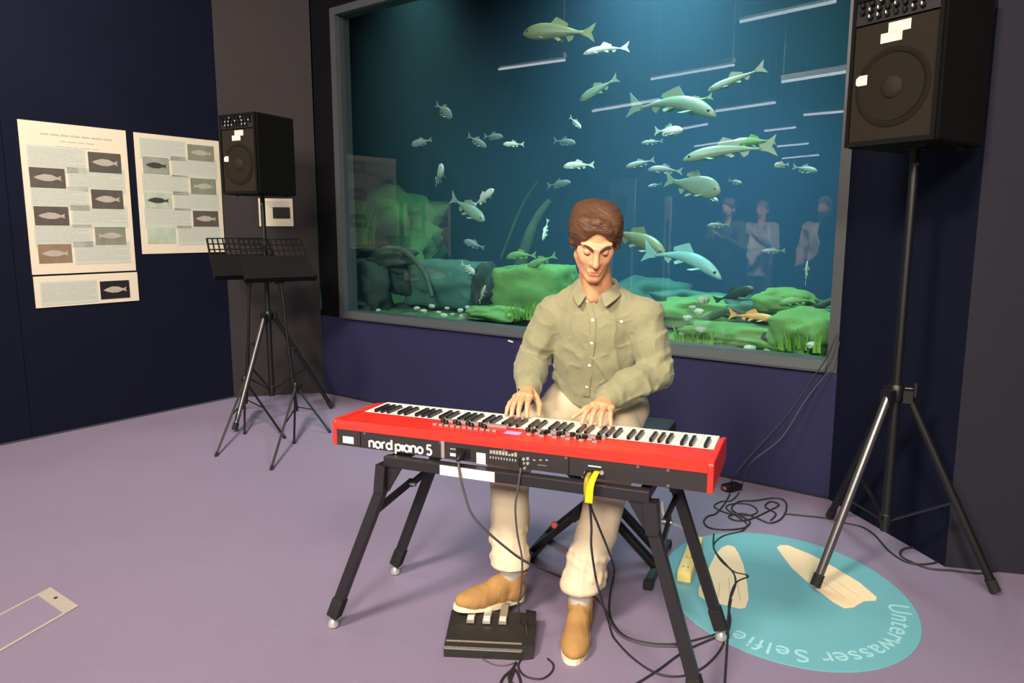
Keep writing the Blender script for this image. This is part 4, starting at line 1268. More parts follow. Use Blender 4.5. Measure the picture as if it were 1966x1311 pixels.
# ------------------------------------------------------------------ the player (implicit surfaces, keyboard frame coordinates l, t, z)
class Field:
    def __init__(s, lo, hi, h):
        s.lo = np.array(lo, float); s.h = h
        s.n = np.ceil((np.array(hi) - s.lo)/h).astype(int) + 1
        s.F = np.full(s.n, 1.0, np.float32)
        s.ax = [(s.lo[i] + h*np.arange(s.n[i])).astype(np.float32) for i in range(3)]
    def _sl(s, lo, hi):
        i0 = np.clip(np.floor((np.array(lo) - s.lo)/s.h).astype(int), 0, s.n); i1 = np.clip(np.ceil((np.array(hi) - s.lo)/s.h).astype(int) + 1, 0, s.n)
        sl = tuple(slice(a, b) for a, b in zip(i0, i1))
        X = s.ax[0][sl[0]][:, None, None]; Y = s.ax[1][sl[1]][None, :, None]; Z = s.ax[2][sl[2]][None, None, :]
        return sl, X, Y, Z
    def op(s, fn, lo, hi, k, sub=False):
        m = 1.5*k + 4*s.h
        sl, X, Y, Z = s._sl(np.array(lo) - m, np.array(hi) + m)
        if min(x.stop - x.start for x in sl) <= 0: return s
        d = fn(X, Y, Z).astype(np.float32)
        a = s.F[sl]
        if sub:
            d = -d
            hh = np.clip(.5 - .5*(d - a)/k, 0, 1)
            s.F[sl] = d*(1 - hh) + a*hh + k*hh*(1 - hh) if False else np.maximum(a, d) + k*np.clip(.5 - .5*np.abs(a - d)/k, 0, 1)**2
        else:
            s.F[sl] = np.minimum(a, d) - k*np.clip(.5 - .5*np.abs(a - d)/k, 0, 1)**2
        return s
    def cap(s, a, b, ra, rb, k=.012, sub=False, sq=(1, 1, 1)):
        a = np.array(a, float); b = np.array(b, float); q = np.array(sq, float)
        A = a/q; B = b/q; d = B - A; dd = max(d @ d, 1e-12); sc_ = q.min() if max(q) > 1 else 1
        def fn(X, Y, Z):
            x = X/q[0] - A[0]; y = Y/q[1] - A[1]; z = Z/q[2] - A[2]
            t = np.clip((x*d[0] + y*d[1] + z*d[2])/dd, 0, 1)
            r = ra + (rb - ra)*t
            return (np.sqrt((x - t*d[0])**2 + (y - t*d[1])**2 + (z - t*d[2])**2) - r)*q.min()
        r = max(ra, rb)*q.max()
        return s.op(fn, np.minimum(a, b) - r, np.maximum(a, b) + r, k, sub)
    def ell(s, c, r, M=None, k=.012, sub=False):
        c = np.array(c, float); r = np.array(r, float); M = np.eye(3) if M is None else M
        def fn(X, Y, Z):
            x, y, z = X - c[0], Y - c[1], Z - c[2]
            u = (M[0, 0]*x + M[1, 0]*y + M[2, 0]*z)/r[0]; v = (M[0, 1]*x + M[1, 1]*y + M[2, 1]*z)/r[1]; w = (M[0, 2]*x + M[1, 2]*y + M[2, 2]*z)/r[2]
            k0 = np.sqrt(u*u + v*v + w*w); k1 = np.sqrt((u/r[0])**2 + (v/r[1])**2 + (w/r[2])**2)
            return k0*(k0 - 1)/np.maximum(k1, 1e-6)
        R_ = r.max()
        return s.op(fn, c - R_, c + R_, k, sub)
    def chain(s, pts, rads, k=.012, **kw_):
        for i in range(len(pts) - 1): s.cap(pts[i], pts[i + 1], rads[i], rads[i + 1], k, **kw_)
        return s
    def warp(s, fn):
        X, Y, Z = s.ax[0][:, None, None], s.ax[1][None, :, None], s.ax[2][None, None, :]
        near = np.abs(s.F) < .05
        idx = np.nonzero(near)
        s.F[idx] += fn(s.ax[0][idx[0]], s.ax[1][idx[1]], s.ax[2][idx[2]]).astype(np.float32)
        return s
    def clip(s, fn):
        """keep where fn <= 0"""
        X, Y, Z = s.ax[0][:, None, None], s.ax[1][None, :, None], s.ax[2][None, None, :]
        np.maximum(s.F, fn(X, Y, Z).astype(np.float32), out=s.F)
        return s
    def at(s, p):
        g = (np.asarray(p) - s.lo)/s.h; i = np.clip(np.floor(g).astype(int), 0, s.n - 2); f = g - i
        v = 0
        for c in range(8):
            o = np.array([(c >> 2) & 1, (c >> 1) & 1, c & 1])
            v += s.F[tuple(i + o)]*np.prod(np.where(o, f, 1 - f))
        return v
    def mesh(s):
        F = s.F; S = F < 0
        n = F.shape
        cnt = np.zeros(tuple(x - 1 for x in n), np.uint8)
        for c in range(8):
            o = ((c >> 2) & 1, (c >> 1) & 1, c & 1)
            cnt += S[tuple(slice(o[i], n[i] - 1 + o[i]) for i in range(3))]
        idx = np.argwhere((cnt > 0) & (cnt < 8))
        val = np.stack([F[idx[:, 0] + ((c >> 2) & 1), idx[:, 1] + ((c >> 1) & 1), idx[:, 2] + (c & 1)] for c in range(8)], 1)
        acc = np.zeros((len(idx), 3)); num = np.zeros(len(idx))
        cor = np.array([[(c >> 2) & 1, (c >> 1) & 1, c & 1] for c in range(8)], float)
        for a in range(8):
            for bit in (1, 2, 4):
                b = a | bit
                if b == a: continue
                va, vb = val[:, a], val[:, b]
                cr = (va < 0) != (vb < 0)
                t = np.where(cr, va/np.where(cr, va - vb, 1), 0)
                acc += np.where(cr[:, None], cor[a] + t[:, None]*(cor[b] - cor[a]), 0); num += cr
        V = s.lo + s.h*(idx + acc/num[:, None])
        ids = np.full(cnt.shape, -1, np.int32); ids[idx[:, 0], idx[:, 1], idx[:, 2]] = np.arange(len(idx))
        Q = []
        for ax in range(3):
            u, w = (ax + 1) % 3, (ax + 2) % 3
            sa = [slice(None)]*3; sb = [slice(None)]*3
            sa[ax] = slice(0, -1); sb[ax] = slice(1, None)
            A, B = S[tuple(sa)], S[tuple(sb)]
            e = np.argwhere(A != B)
            e = e[(e[:, u] > 0) & (e[:, w] > 0) & (e[:, u] < n[u] - 1) & (e[:, w] < n[w] - 1)]
            fl = A[e[:, 0], e[:, 1], e[:, 2]]
            def g(du, dw):
                c = e.copy(); c[:, u] += du; c[:, w] += dw
                return ids[c[:, 0], c[:, 1], c[:, 2]]
            q = np.stack([g(-1, -1), g(0, -1), g(0, 0), g(-1, 0)], 1)
            q[~fl] = q[~fl][:, ::-1]
            Q.append(q)
        return V, np.concatenate(Q)

_T = np.random.RandomState(11).rand(32, 32, 32).astype(np.float32)*2 - 1
def vn(x, y, z, f, seed=0):
    x = x*f + seed*7.31; y = y*f + seed*3.17; z = z*f + seed*5.73
    i, j, k = np.floor(x).astype(int), np.floor(y).astype(int), np.floor(z).astype(int)
    u, v, w = x - i, y - j, z - k
    u = u*u*(3 - 2*u); v = v*v*(3 - 2*v); w = w*w*(3 - 2*w)
    g = lambda a, b, c: _T[(i + a) % 32, (j + b) % 32, (k + c) % 32]
    l = lambda a, b, t: a + (b - a)*t
    return l(l(l(g(0, 0, 0), g(1, 0, 0), u), l(g(0, 1, 0), g(1, 1, 0), u), v), l(l(g(0, 0, 1), g(1, 0, 1), u), l(g(0, 1, 1), g(1, 1, 1), u), v), w)
def ridge(x, y, z, f, seed=0):
    return 1 - np.minimum(1, np.abs(vn(x, y, z, f, seed))*2.2)
def wob(x, y, z, f, seed=0.0):
    return (np.sin(f*(x*1.1 + y*.7) + 1.7*np.sin(f*.6*(z - y) + seed) + seed) + np.sin(f*(z*1.2 - x*.5) + 1.9*np.sin(f*.5*(x + y) + 2*seed)) + .6*np.sin(f*1.9*(x + z) + seed*3))/2.6

PB = np.array([.085, .60, 0])                       # foot point of the figure in the keyboard frame
person = thing('person', 'seated man in olive shirt, cream trousers and tan shoes playing the red piano', 'person', kw(PB[0], PB[1]), KYAW)
def pmesh(name, F, m, parent=person):
    V, Q = F.mesh()
    return np_mesh(name, V - PB, Q, m, parent)
A3 = lambda *a: np.array(a, float)
# joints
NECK = A3(.118, .455, 1.165); SHR = A3(-.056, .485, 1.070); SHL = A3(.296, .485, 1.078)
ELR = A3(-.158, .50, .865); ELL = A3(.350, .465, .868)
WRR = A3(-.082, .275, .808); WRL = A3(.212, .262, .796)
HIPC = A3(.085, .62, .69); HPR = A3(-.02, .60, .685); HPL = A3(.19, .60, .685)
KNR = A3(-.145, .235, .535); KNL = A3(.245, .225, .530)
tk = lambda px, py, z: kl(flo(px, py, z))
hr, tr_ = tk(1003, 1150, .045), tk(889, 1167, .092)
hl, tl_ = tk(1118, 1188, .0), tk(1098, 1278, .0)
def ankle(h, t, z):
    u = np.array([t[0] - h[0], t[1] - h[1], 0]); u /= np.linalg.norm(u)
    return A3(h[0], h[1], z) + u*.052
ANR = ankle(hr, tr_, .165); ANL = ankle(hl, tl_, .125)
# head frame: x to the player's left (+l), y forward, z up
HC = A3(.135, .365, 1.353); SCL = A3(.99, 1.10, 1.10); SRD = 1.06
yaw, pit, rol = R(20), R(27), R(-3)
fx = A3(math.cos(yaw), math.sin(yaw), 0)
fwd0 = A3(math.sin(yaw), -math.cos(yaw), 0)
fy = fwd0*math.cos(pit) + A3(0, 0, -math.sin(pit)); fz = np.cross(fy, fx)*-1
fz = fwd0*math.sin(pit) + A3(0, 0, math.cos(pit))
fx = fx*math.cos(rol) + fz*math.sin(rol); fz = np.cross(fx, fy); fz /= np.linalg.norm(fz)
if fz[2] < 0: fz = -fz
HM = np.stack([fx, fy, fz], 1)
hd = lambda x, y, z: HC + HM @ (A3(x, y, z)*SCL)
def hcap(F, a, b, ra, rb, k=.008, sub=False): F.cap(hd(*a), hd(*b), ra*SRD, rb*SRD, k, sub)
def hell(F, c, r, k=.01, sub=False): F.ell(hd(*c), np.array(r)*SCL, HM, k, sub)

B = Field((-.36, -.20, .03), (.50, .86, 1.56), .0034)
# trunk, limbs
B.chain([A3(.085, .62, .70), A3(.10, .565, .85), A3(.115, .505, 1.03)], [.105, .10, .115], .03, sq=(1.25, .85, 1))
B.cap(SHR, SHL, .052, .052, .03)
B.chain([SHR, ELR, WRR], [.05, .042, .026], .01)
B.chain([SHL, ELL, WRL], [.05, .042, .026], .01)
B.chain([HPR, KNR, ANR], [.08, .055, .036], .02)
B.chain([HPL, KNL, ANL], [.08, .055, .036], .02)
for A_, h_, t_, z_ in ((ANR, hr, tr_, .075), (ANL, hl, tl_, .036)):
    B.chain([A_, A3(*(h_ + (t_ - h_)*.25)[:2], z_ + .015), A3(*(h_ + (t_ - h_)*.7)[:2], z_ + .01)], [.031, .027, .022], .012)
# neck and head
B.cap(NECK + A3(0, .02, -.03), hd(0, -.03, -.05), .062, .056, .02)
B.cap(hd(-.012, .02, -.09), NECK + A3(.0, -.045, -.015), .03, .03, .02)
hell(B, (0, -.018, .035), (.074, .094, .086), .02)
hell(B, (0, .028, -.030), (.062, .064, .086), .02)
for s_ in (-1, 1):
    hcap(B, (s_*.052, .0, -.055), (s_*.012, .064, -.097), .018, .016, .02)
    hcap(B, (s_*.05, .052, -.012), (s_*.038, .066, -.03), .014, .012, .02)       # cheekbones
    hcap(B, (s_*.046, .066, .024), (s_*.010, .088, .015), .0105, .0095, .012)      # brow
hcap(B, (-.008, .070, -.098), (.008, .070, -.098), .016, .016, .015)             # chin
for s_ in (-1, 1):
    hell(B, (s_*.031, .099, .002), (.019, .016, .0125), .010, True)              # eye sockets
    hell(B, (s_*.031, .076, .0005), (.0135, .0125, .0105), .004)                  # lids
    hell(B, (s_*.079, -.012, -.004), (.009, .024, .032), .006)                    # ears
    hell(B, (s_*.086, -.004, -.002), (.006, .012, .018), .005, True)
hcap(B, (0, .084, .014), (0, .108, -.032), .0085, .0115, .010)                   # nose
for s_ in (-1, 1):
    hcap(B, (s_*.010, .096, -.036), (s_*.014, .089, -.037), .0075, .007, .006)
    hell(B, (s_*.007, .102, -.0455), (.0042, .005, .004), .003, True)
hcap(B, (-.020, .084, -.0665), (.020, .084, -.0665), .0058, .0058, .006)
hcap(B, (-.009, .0875, -.065), (.009, .0875, -.065), .0055, .0055, .006)
hcap(B, (-.015, .084, -.077), (.015, .084, -.077), .0066, .0066, .006)
hcap(B, (-.021, .0935, -.0712), (.021, .0935, -.0712), .0022, .0022, .003, True)
# hands
def hand(W, mcp, pip, tips, thumb, palm_up=.006):
    c = np.mean(mcp, 0)
    n = len(mcp)
    for m in mcp: B.cap(W + (m - W)*.08, m, .0165, .0125, .010)
    for i in range(n - 1): B.cap(mcp[i], mcp[i + 1], .0115, .0115, .008)
    for m, p, t, r in zip(mcp, pip, tips, (.0096, .0100, .0096, .0086)):
        d = p + (t - p)*.52 + A3(0, -.004, .004)
        B.cap(m, p, r*1.18, r*1.02, .0022); B.cap(p, d, r*1.02, r*.92, .0022); B.cap(d, t, r*.92, r*.78, .0022)
    a, b, e = thumb
    B.cap(W + (a - W)*.35, a, .016, .0135, .008); B.cap(a, b, .0125, .0105, .004); B.cap(b, e, .0105, .0085, .003)
KZ = .7355 + .008                                      # finger pad centre over the white keys
mR = [A3(-.046, .190, .798), A3(-.067, .184, .802), A3(-.087, .188, .798), A3(-.105, .198, .789)]
tR = [A3(-.030, .118, KZ), A3(-.057, .104, KZ), A3(-.084, .106, KZ), A3(-.112, .124, KZ)]
pR = [m + (t - m)*.5 + A3(0, -.010, .012) for m, t in zip(mR, tR)]
hand(WRR, mR, pR, tR, (A3(-.040, .236, .786), A3(-.014, .204, .768), A3(.000, .158, KZ + .001)))
mL = [A3(.190, .182, .790), A3(.212, .174, .795), A3(.234, .176, .792), A3(.254, .186, .784)]
tL = [A3(.172, .112, KZ), A3(.208, .096, KZ), A3(.240, .098, KZ), A3(.272, .116, KZ)]
pL = [m + (t - m)*.5 + A3(0, -.010, .012) for m, t in zip(mL, tL)]
hand(WRL, mL, pL, tL, (A3(.186, .234, .782), A3(.158, .206, .770), A3(.124, .166, KZ + .002)))
M_skin = mat('skin', srgb(212, 156, 118), .5, var=.06, vscale=25, bump=.05, bscale=300)
M_skin.node_tree.nodes['Principled BSDF'].inputs['Subsurface Weight'].default_value = .08
M_skin.node_tree.nodes['Principled BSDF'].inputs['Subsurface Radius'].default_value = (.01, .004, .002)
body = pmesh('body', B, M_skin)

# hair: cap with side parting and fringe
Hf = Field(HC - .19, HC + .19, .0030)
hell(Hf, (0, -.024, .036), (.089, .106, .089), .02)
for s_ in (-1, 1): hcap(Hf, (s_*.044, .030, .068), (s_*.042, -.06, .066), .039, .039, .04)
hell(Hf, (0, -.055, .0), (.076, .070, .085), .03)
for s_ in (-1, 1):
    hcap(Hf, (s_*.079, .030, .048), (s_*.083, .026, -.004), .015, .010, .012)
    hcap(Hf, (s_*.081, -.01, .05), (s_*.083, -.025, -.012), .016, .013, .012)
    hell(Hf, (s_*.094, -.006, -.012), (.018, .024, .031), .008, True)               # free the ears
hell(Hf, (0, .105, -.030), (.066, .085, .098), .010, True)                           # free the face
hcap(Hf, (-.050, .050, .094), (.025, .070, .086), .016, .013, .018)                   # fringe swept across the forehead
hcap(Hf, (.000, .066, .098), (.056, .060, .066), .016, .011, .014)
hcap(Hf, (-.040, .072, .076), (.040, .074, .072), .0085, .0085, .014)
hcap(Hf, (-.04, .058, .092), (-.068, .044, .056), .013, .009, .014)
hcap(Hf, (.058, .054, .068), (.074, .030, .026), .012, .010, .012)
inv = np.linalg.inv(HM)
def strands(x, y, z):
    d = np.stack([x - HC[0], y - HC[1], z - HC[2]]); u = inv @ d
    ang = np.arctan2(u[0] + .35*u[1], u[2] + .02)
    sw = u[2]*1.0 + u[0]*.45 - u[1]*.15
    return .0016*vn(sw*2.2, u[0]*.5, u[1]*.4, 45, 5) + .0011*vn(sw*3.5, u[0]*.5, u[1]*.6, 70, 6) + .0030*vn(u[0], u[1], u[2], 16, 9)
Hf.warp(strands)
M_hair = mat('hair_brown', srgb(86, 56, 36), .65, var=.45, vscale=22, bump=.45, bscale=60, stretch=(.6, .6, 3))
pmesh('hair', Hf, M_hair)
# brows, eyes, lips
def face_hit(x, z):
    for y in np.arange(.14, .03, -.001):
        if B.at(hd(x, y, z)) < 0: return y
    return .08
M_brow = mat('brow_brown', srgb(66, 42, 28), .8)
for s_ in (-1, 1):
    path = []
    for k in range(7):
        x = s_*(.012 + .036*k/6); z = .0125 + .0105*math.sin(k/6*1.9)
        path.append(hd(x, face_hit(x, z) + .0005, z) - PB)
    MB().tube(path, [.0030, .0046, .0048, .0044, .0038, .0028, .0012], 8).build('eyebrow', M_brow, person, smooth=True)
    path = []
    for k in range(7):
        x = s_*(.020 + .023*k/6); z = -.0035 - .0028*math.sin(k/6*math.pi)
        path.append(hd(x, face_hit(x, z) + .0002, z) - PB)
    MB().tube(path, [.0010, .0018, .0024, .0026, .0024, .0018, .0010], 6).build('eyelash', M_brow, person, smooth=True)
    MB().lathe([(.0005, -.002), (.0042, -.001), (.0046, .0005), (.002, .0016), (.0003, .0018)], hd(s_*.031, face_hit(s_*.031, -.0085) - .001, -.0082) - PB, HM @ A3(0, 1, -.3), 12).build('eye', mat('eye_dark', srgb(40, 28, 22), .25), person, smooth=True)
M_lip = mat('lip', srgb(196, 120, 100), .5)
for zl, half, r_ in ((-.0668, .021, .0034), (-.0772, .016, .0040)):
    path = []
    for k in range(9):
        x = -half + 2*half*k/8
        path.append(hd(x, face_hit(x, zl) - .0018, zl + (.0012*math.cos(x/half*3) if zl > -.07 else 0)) - PB)
    MB().tube(path, [r_*(.35 + .65*math.sin(math.pi*k/8)) for k in range(9)], 8).build('lip', M_lip, person, smooth=True)

# shirt
Sf = Field((-.30, .16, .66), (.46, .82, 1.24), .0042)
Sf.chain([A3(.092, .605, .70), A3(.095, .575, .80), A3(.108, .53, .92), A3(.116, .497, 1.03)], [.150, .142, .140, .140], .03, sq=(1.16, .82, 1))
Sf.cap(A3(-.032, .49, 1.066), A3(.268, .49, 1.074), .070, .070, .035)
Sf.cap(A3(.02, .465, 1.125), A3(.215, .465, 1.128), .046, .046, .04)
Sf.cap(NECK + A3(-.03, .01, -.01), NECK + A3(.03, .01, -.01), .062, .062, .03)
CUR = ELR + (WRR - ELR)*.93; CUL = ELL + (WRL - ELL)*.92
Sf.chain([SHR, SHR + (ELR - SHR)*.5, ELR, ELR + (WRR - ELR)*.5, CUR], [.066, .063, .057, .056, .045], .018)
Sf.chain([SHL, SHL + (ELL - SHL)*.5, ELL, ELL + (WRL - ELL)*.5, CUL], [.066, .064, .060, .058, .046], .018)
# bunched cloth at elbows and forearms
for (a, b, c, u) in ((SHR, ELR, CUR, -1), (SHL, ELL, CUL, 1)):
    d1 = (b - a)/np.linalg.norm(b - a); d2 = (c - b)/np.linalg.norm(c - b)
    for k, (base, d, off, rr) in enumerate(((b, d1, -.055, .056), (b, d1, -.02, .058), (b, d2, .045, .054), (b, d2, .10, .051))):
        e1 = np.cross(d, A3(.3*u, .5, .8)); e1 /= np.linalg.norm(e1); e2 = np.cross(d, e1)
        ctr = base + d*off
        ps = [ctr + (e1*math.cos(q) + e2*math.sin(q))*rr + d*.012*math.sin(2*q + k) for q in np.linspace(-2.4 + k, 1.2 + k, 7)]
        Sf.chain(ps, [.004, .0075, .009, .009, .009, .0075, .004], .012)
# dark creases at the elbow folds
for pts in ([A3(.30, .415, .895), A3(.325, .40, .889), A3(.345, .405, .893)], [A3(-.17, .43, .845), A3(-.14, .425, .838), A3(-.115, .43, .845)]):
    Sf.chain(pts, [.004, .007, .004], .008, sub=True)
def folds(x, y, z):
    arm = 1/(1 + np.exp(-(np.abs(x - .11) - .17)/.02))
    sg = np.sign(x - .11)
    u = x + .35*sg*z; w = z - .5*sg*x
    return -.0060*ridge(u*1.7, y*1.2, z*.5, 8, 1)**2*(1 - .4*arm) - .0075*ridge(x*.6, y, w*1.3, 13, 2)**2*arm + .0045*vn(x*1.3, y, z*.6, 11, 3) + .0020*vn(x*1.4, y, z*.8, 34, 4) - .003*ridge(u*1.2, y, w, 19, 6)**2
Sf.warp(folds)
Sf.clip(lambda X, Y, Z: (.693 + .085*np.clip((X - .12)/.17, -1.2, 1.2)**2 - .05*np.clip(X - .16, 0, .2) + .02*(Y - .5)) - Z)       # curved shirt tail
nb = NECK + A3(0, -.02, .0)
def vneck(X, Y, Z):
    # opening: circle round the neck plus a narrow V at the front
    x = X - (nb[0] + .012); y = Y - nb[1]
    c = np.sqrt(x*x + (y - .012)**2) - (.056 + .35*np.clip(Z - 1.165, -.05, .05))
    hole = np.maximum(c, 1.150 - Z)
    v = np.maximum(np.abs(x - .25*(1.15 - Z)) - .55*np.clip(Z - 1.118, 0, .1), Y - nb[1])
    v = np.maximum(v, 1.118 - Z)
    return -np.minimum(hole, v)
shirt0 = Sf.F.copy()
Sf.clip(vneck)
M_shirt = mat('shirt_olive', srgb(136, 135, 104), .85, var=.05, vscale=60, bump=.35, bscale=340, sheen=.15)
shirt = pmesh('shirt', Sf, M_shirt)
# march a camera ray into the shirt (in its own place) to seat buttons, placket and pocket
camk = kl(CAM)
def hit(px, py):
    d = ray(px, py); dk = np.array([d @ KU, d @ KT, d[2]])
    t0 = (.16 - camk[1])/dk[1]
    for s_ in np.arange(0, .5, .0015):
        p = camk + dk*(t0 + s_/dk[1]*1.0)
        g = p
        if (g < Sf.lo + .01).any() or (g > Sf.lo + Sf.h*(Sf.n - 2)).any(): continue
        if Sf.at(g) < 0: return g
    return None
M_button = mat('button_white', srgb(238, 232, 214), .35)
toC = (camk - A3(.11, .38, 1.0)); toC /= np.linalg.norm(toC)
pth = []
for px, py in ((1125, 566), (1128, 580), (1133, 597), (1137, 614), (1138, 635), (1136, 658), (1134, 680), (1131, 702), (1129, 722), (1127, 742), (1126, 762)):
    h_ = hit(px, py)
    if h_ is not None: pth.append(h_)
def strip_mesh(path, w, th, nm, m, par, lift=.001):
    P = smooth_path([p for p in path], 4)
    rows = []
    for p in P:
        rows.append([Vector(p) + Vector((x, 0, 0)) + Vector(toC)*lift - Vector(PB) for x in (-w, -w*.5, 0, w*.5, w)])
    o = MB().grid(rows).build(nm, m, par, smooth=True, fix=False)
    s_ = o.modifiers.new('solid', 'SOLIDIFY'); s_.thickness = th; s_.offset = 0
    return o
strip_mesh(pth, .0135, .003, 'button_placket', M_shirt, shirt)
for px, py in ((1128, 577), (1138, 614), (1136, 658), (1132, 701), (1127, 742), (1193, 617)):
    h_ = hit(px, py)
    if h_ is None: continue
    MB().lathe([(.0056, 0), (.0060, .0014), (.0045, .0024), (.0015, .0018)], h_ - PB + toC*.0018, toC, 12).build('button', M_button, shirt, smooth='auto')
pk_ = [hit(*q) for q in ((1165, 610), (1179, 615), (1193, 620), (1207, 616), (1220, 611))]
if all(p is not None for p in pk_):
    strip_mesh(pk_, .001, .0022, 'pocket_edge', M_shirt, shirt) if False else MB().tube([p - PB + toC*.0006 for p in smooth_path(pk_, 4)] if False else [Vector(p) - Vector(PB) + Vector(toC)*.0005 for p in smooth_path(pk_, 4)], .0016, 6).build('pocket_edge', M_shirt, shirt, smooth=True)
# collar
rows = []
NCOL = 44
cx, cy = nb[0] + .012, nb[1] + .012
for i in range(NCOL + 1):
    u = -1 + 2*i/NCOL
    a = u*R(158)                                   # 0 = nape
    ex = max(0, (abs(u) - .62)/.38)
    ca, sa = math.sin(a), math.cos(a)
    ztop_ = 1.200 + .018*math.cos(a) - .022*ex
    r0 = .064 - .004*ex; r1 = .074; r2 = .096 - .012*ex
    zlow = 1.158 + .016*math.cos(a) - .034*ex**1.5
    pull = .018*ex*(-1 if u < 0 else 1)
    rows.append([A3(cx + ca*r0, cy + sa*r0*.95, ztop_ - .022), A3(cx + ca*r0, cy + sa*r0*.95, ztop_ - .004), A3(cx + ca*(r0 + .005), cy + sa*(r0 + .005), ztop_),
                 A3(cx + ca*r1 + pull*.4, cy + sa*r1 - .004*ex, ztop_*.55 + zlow*.45), A3(cx + ca*r2 + pull, cy + sa*r2 - .012*ex, zlow)])
col = MB().grid([[Vector(p - PB) for p in r] for r in rows]).build('collar', M_shirt, shirt, smooth=True, fix=False)
sm = col.modifiers.new('solid', 'SOLIDIFY'); sm.thickness = .003; sm.offset = 0
sm = col.modifiers.new('sub', 'SUBSURF'); sm.levels = sm.render_levels = 1
# cuffs
for c_, w_ in ((CUR, WRR), (CUL, WRL)):
    d = (w_ - c_)/np.linalg.norm(w_ - c_)
    MB().tube([c_ - d*.03 - PB, c_ - d*.026 - PB, c_ + d*.016 - PB, c_ + d*.018 - PB], [.0465, .0485, .0445, .040], 28, cap=False).build('cuff', M_shirt, shirt, smooth=True, fix=False).modifiers.new('solid', 'SOLIDIFY').thickness = -.003

# trousers
M_trs = mat('trousers_cream', srgb(204, 188, 162), .8, var=.05, vscale=50, bump=.3, bscale=300)
Tf = Field((-.33, -.06, .08), (.42, .84, .82), .0045)
Tf.chain([A3(.0, .635, .685), A3(.17, .635, .685)], [.118, .118], .03, sq=(1, 1.1, .82))
Tf.cap(A3(.03, .615, .74), A3(.155, .615, .74), .105, .105, .03)
for H_, K_, A_, hem in ((HPR, KNR, ANR, .115), (HPL, KNL, ANL, .095)):
    Tf.chain([H_ + A3(0, 0, .0), H_ + (K_ - H_)*.5 + A3(0, 0, .012), K_], [.098, .086, .074], .03)
    m_ = K_ + (A_ - K_)*.5
    Tf.chain([K_, m_, A_ + A3(0, 0, .03), A_ + A3(0, 0, -.02)], [.074, .066, .066, .062], .02)
    # stacked folds above the hem
    d = (A_ - K_)/np.linalg.norm(A_ - K_)
    e1 = np.cross(d, A3(0, 1, 0)); e1 /= np.linalg.norm(e1); e2 = np.cross(d, e1)
    for k, (o_, rr) in enumerate(((-.15, .060), (-.10, .062), (-.055, .063))):
        ctr = A_ + d*o_
        ps = [ctr + (e1*math.cos(q) + e2*math.sin(q))*rr + d*.016*math.sin(q*1.0 + k*1.7) for q in np.linspace(0, 2*math.pi, 13)]
        Tf.chain(ps, [.010]*13, .012)
def tfold(x, y, z):
    low = np.clip((.30 - z)/.2, 0, 1)
    return -.0045*ridge(x*1.3, y*1.3, z*.6, 9, 7) + .0040*vn(x, y, z*.7, 12, 8) - .0050*low*ridge(x*.5, y*.5, z*1.6, 12, 9)
Tf.warp(tfold)
Tf.clip(lambda X, Y, Z: np.where(X < .05, ANR[2] + .028 - .10*(Y - ANR[1]), ANL[2] + .022) - Z)
trs = pmesh('trousers', Tf, M_trs)

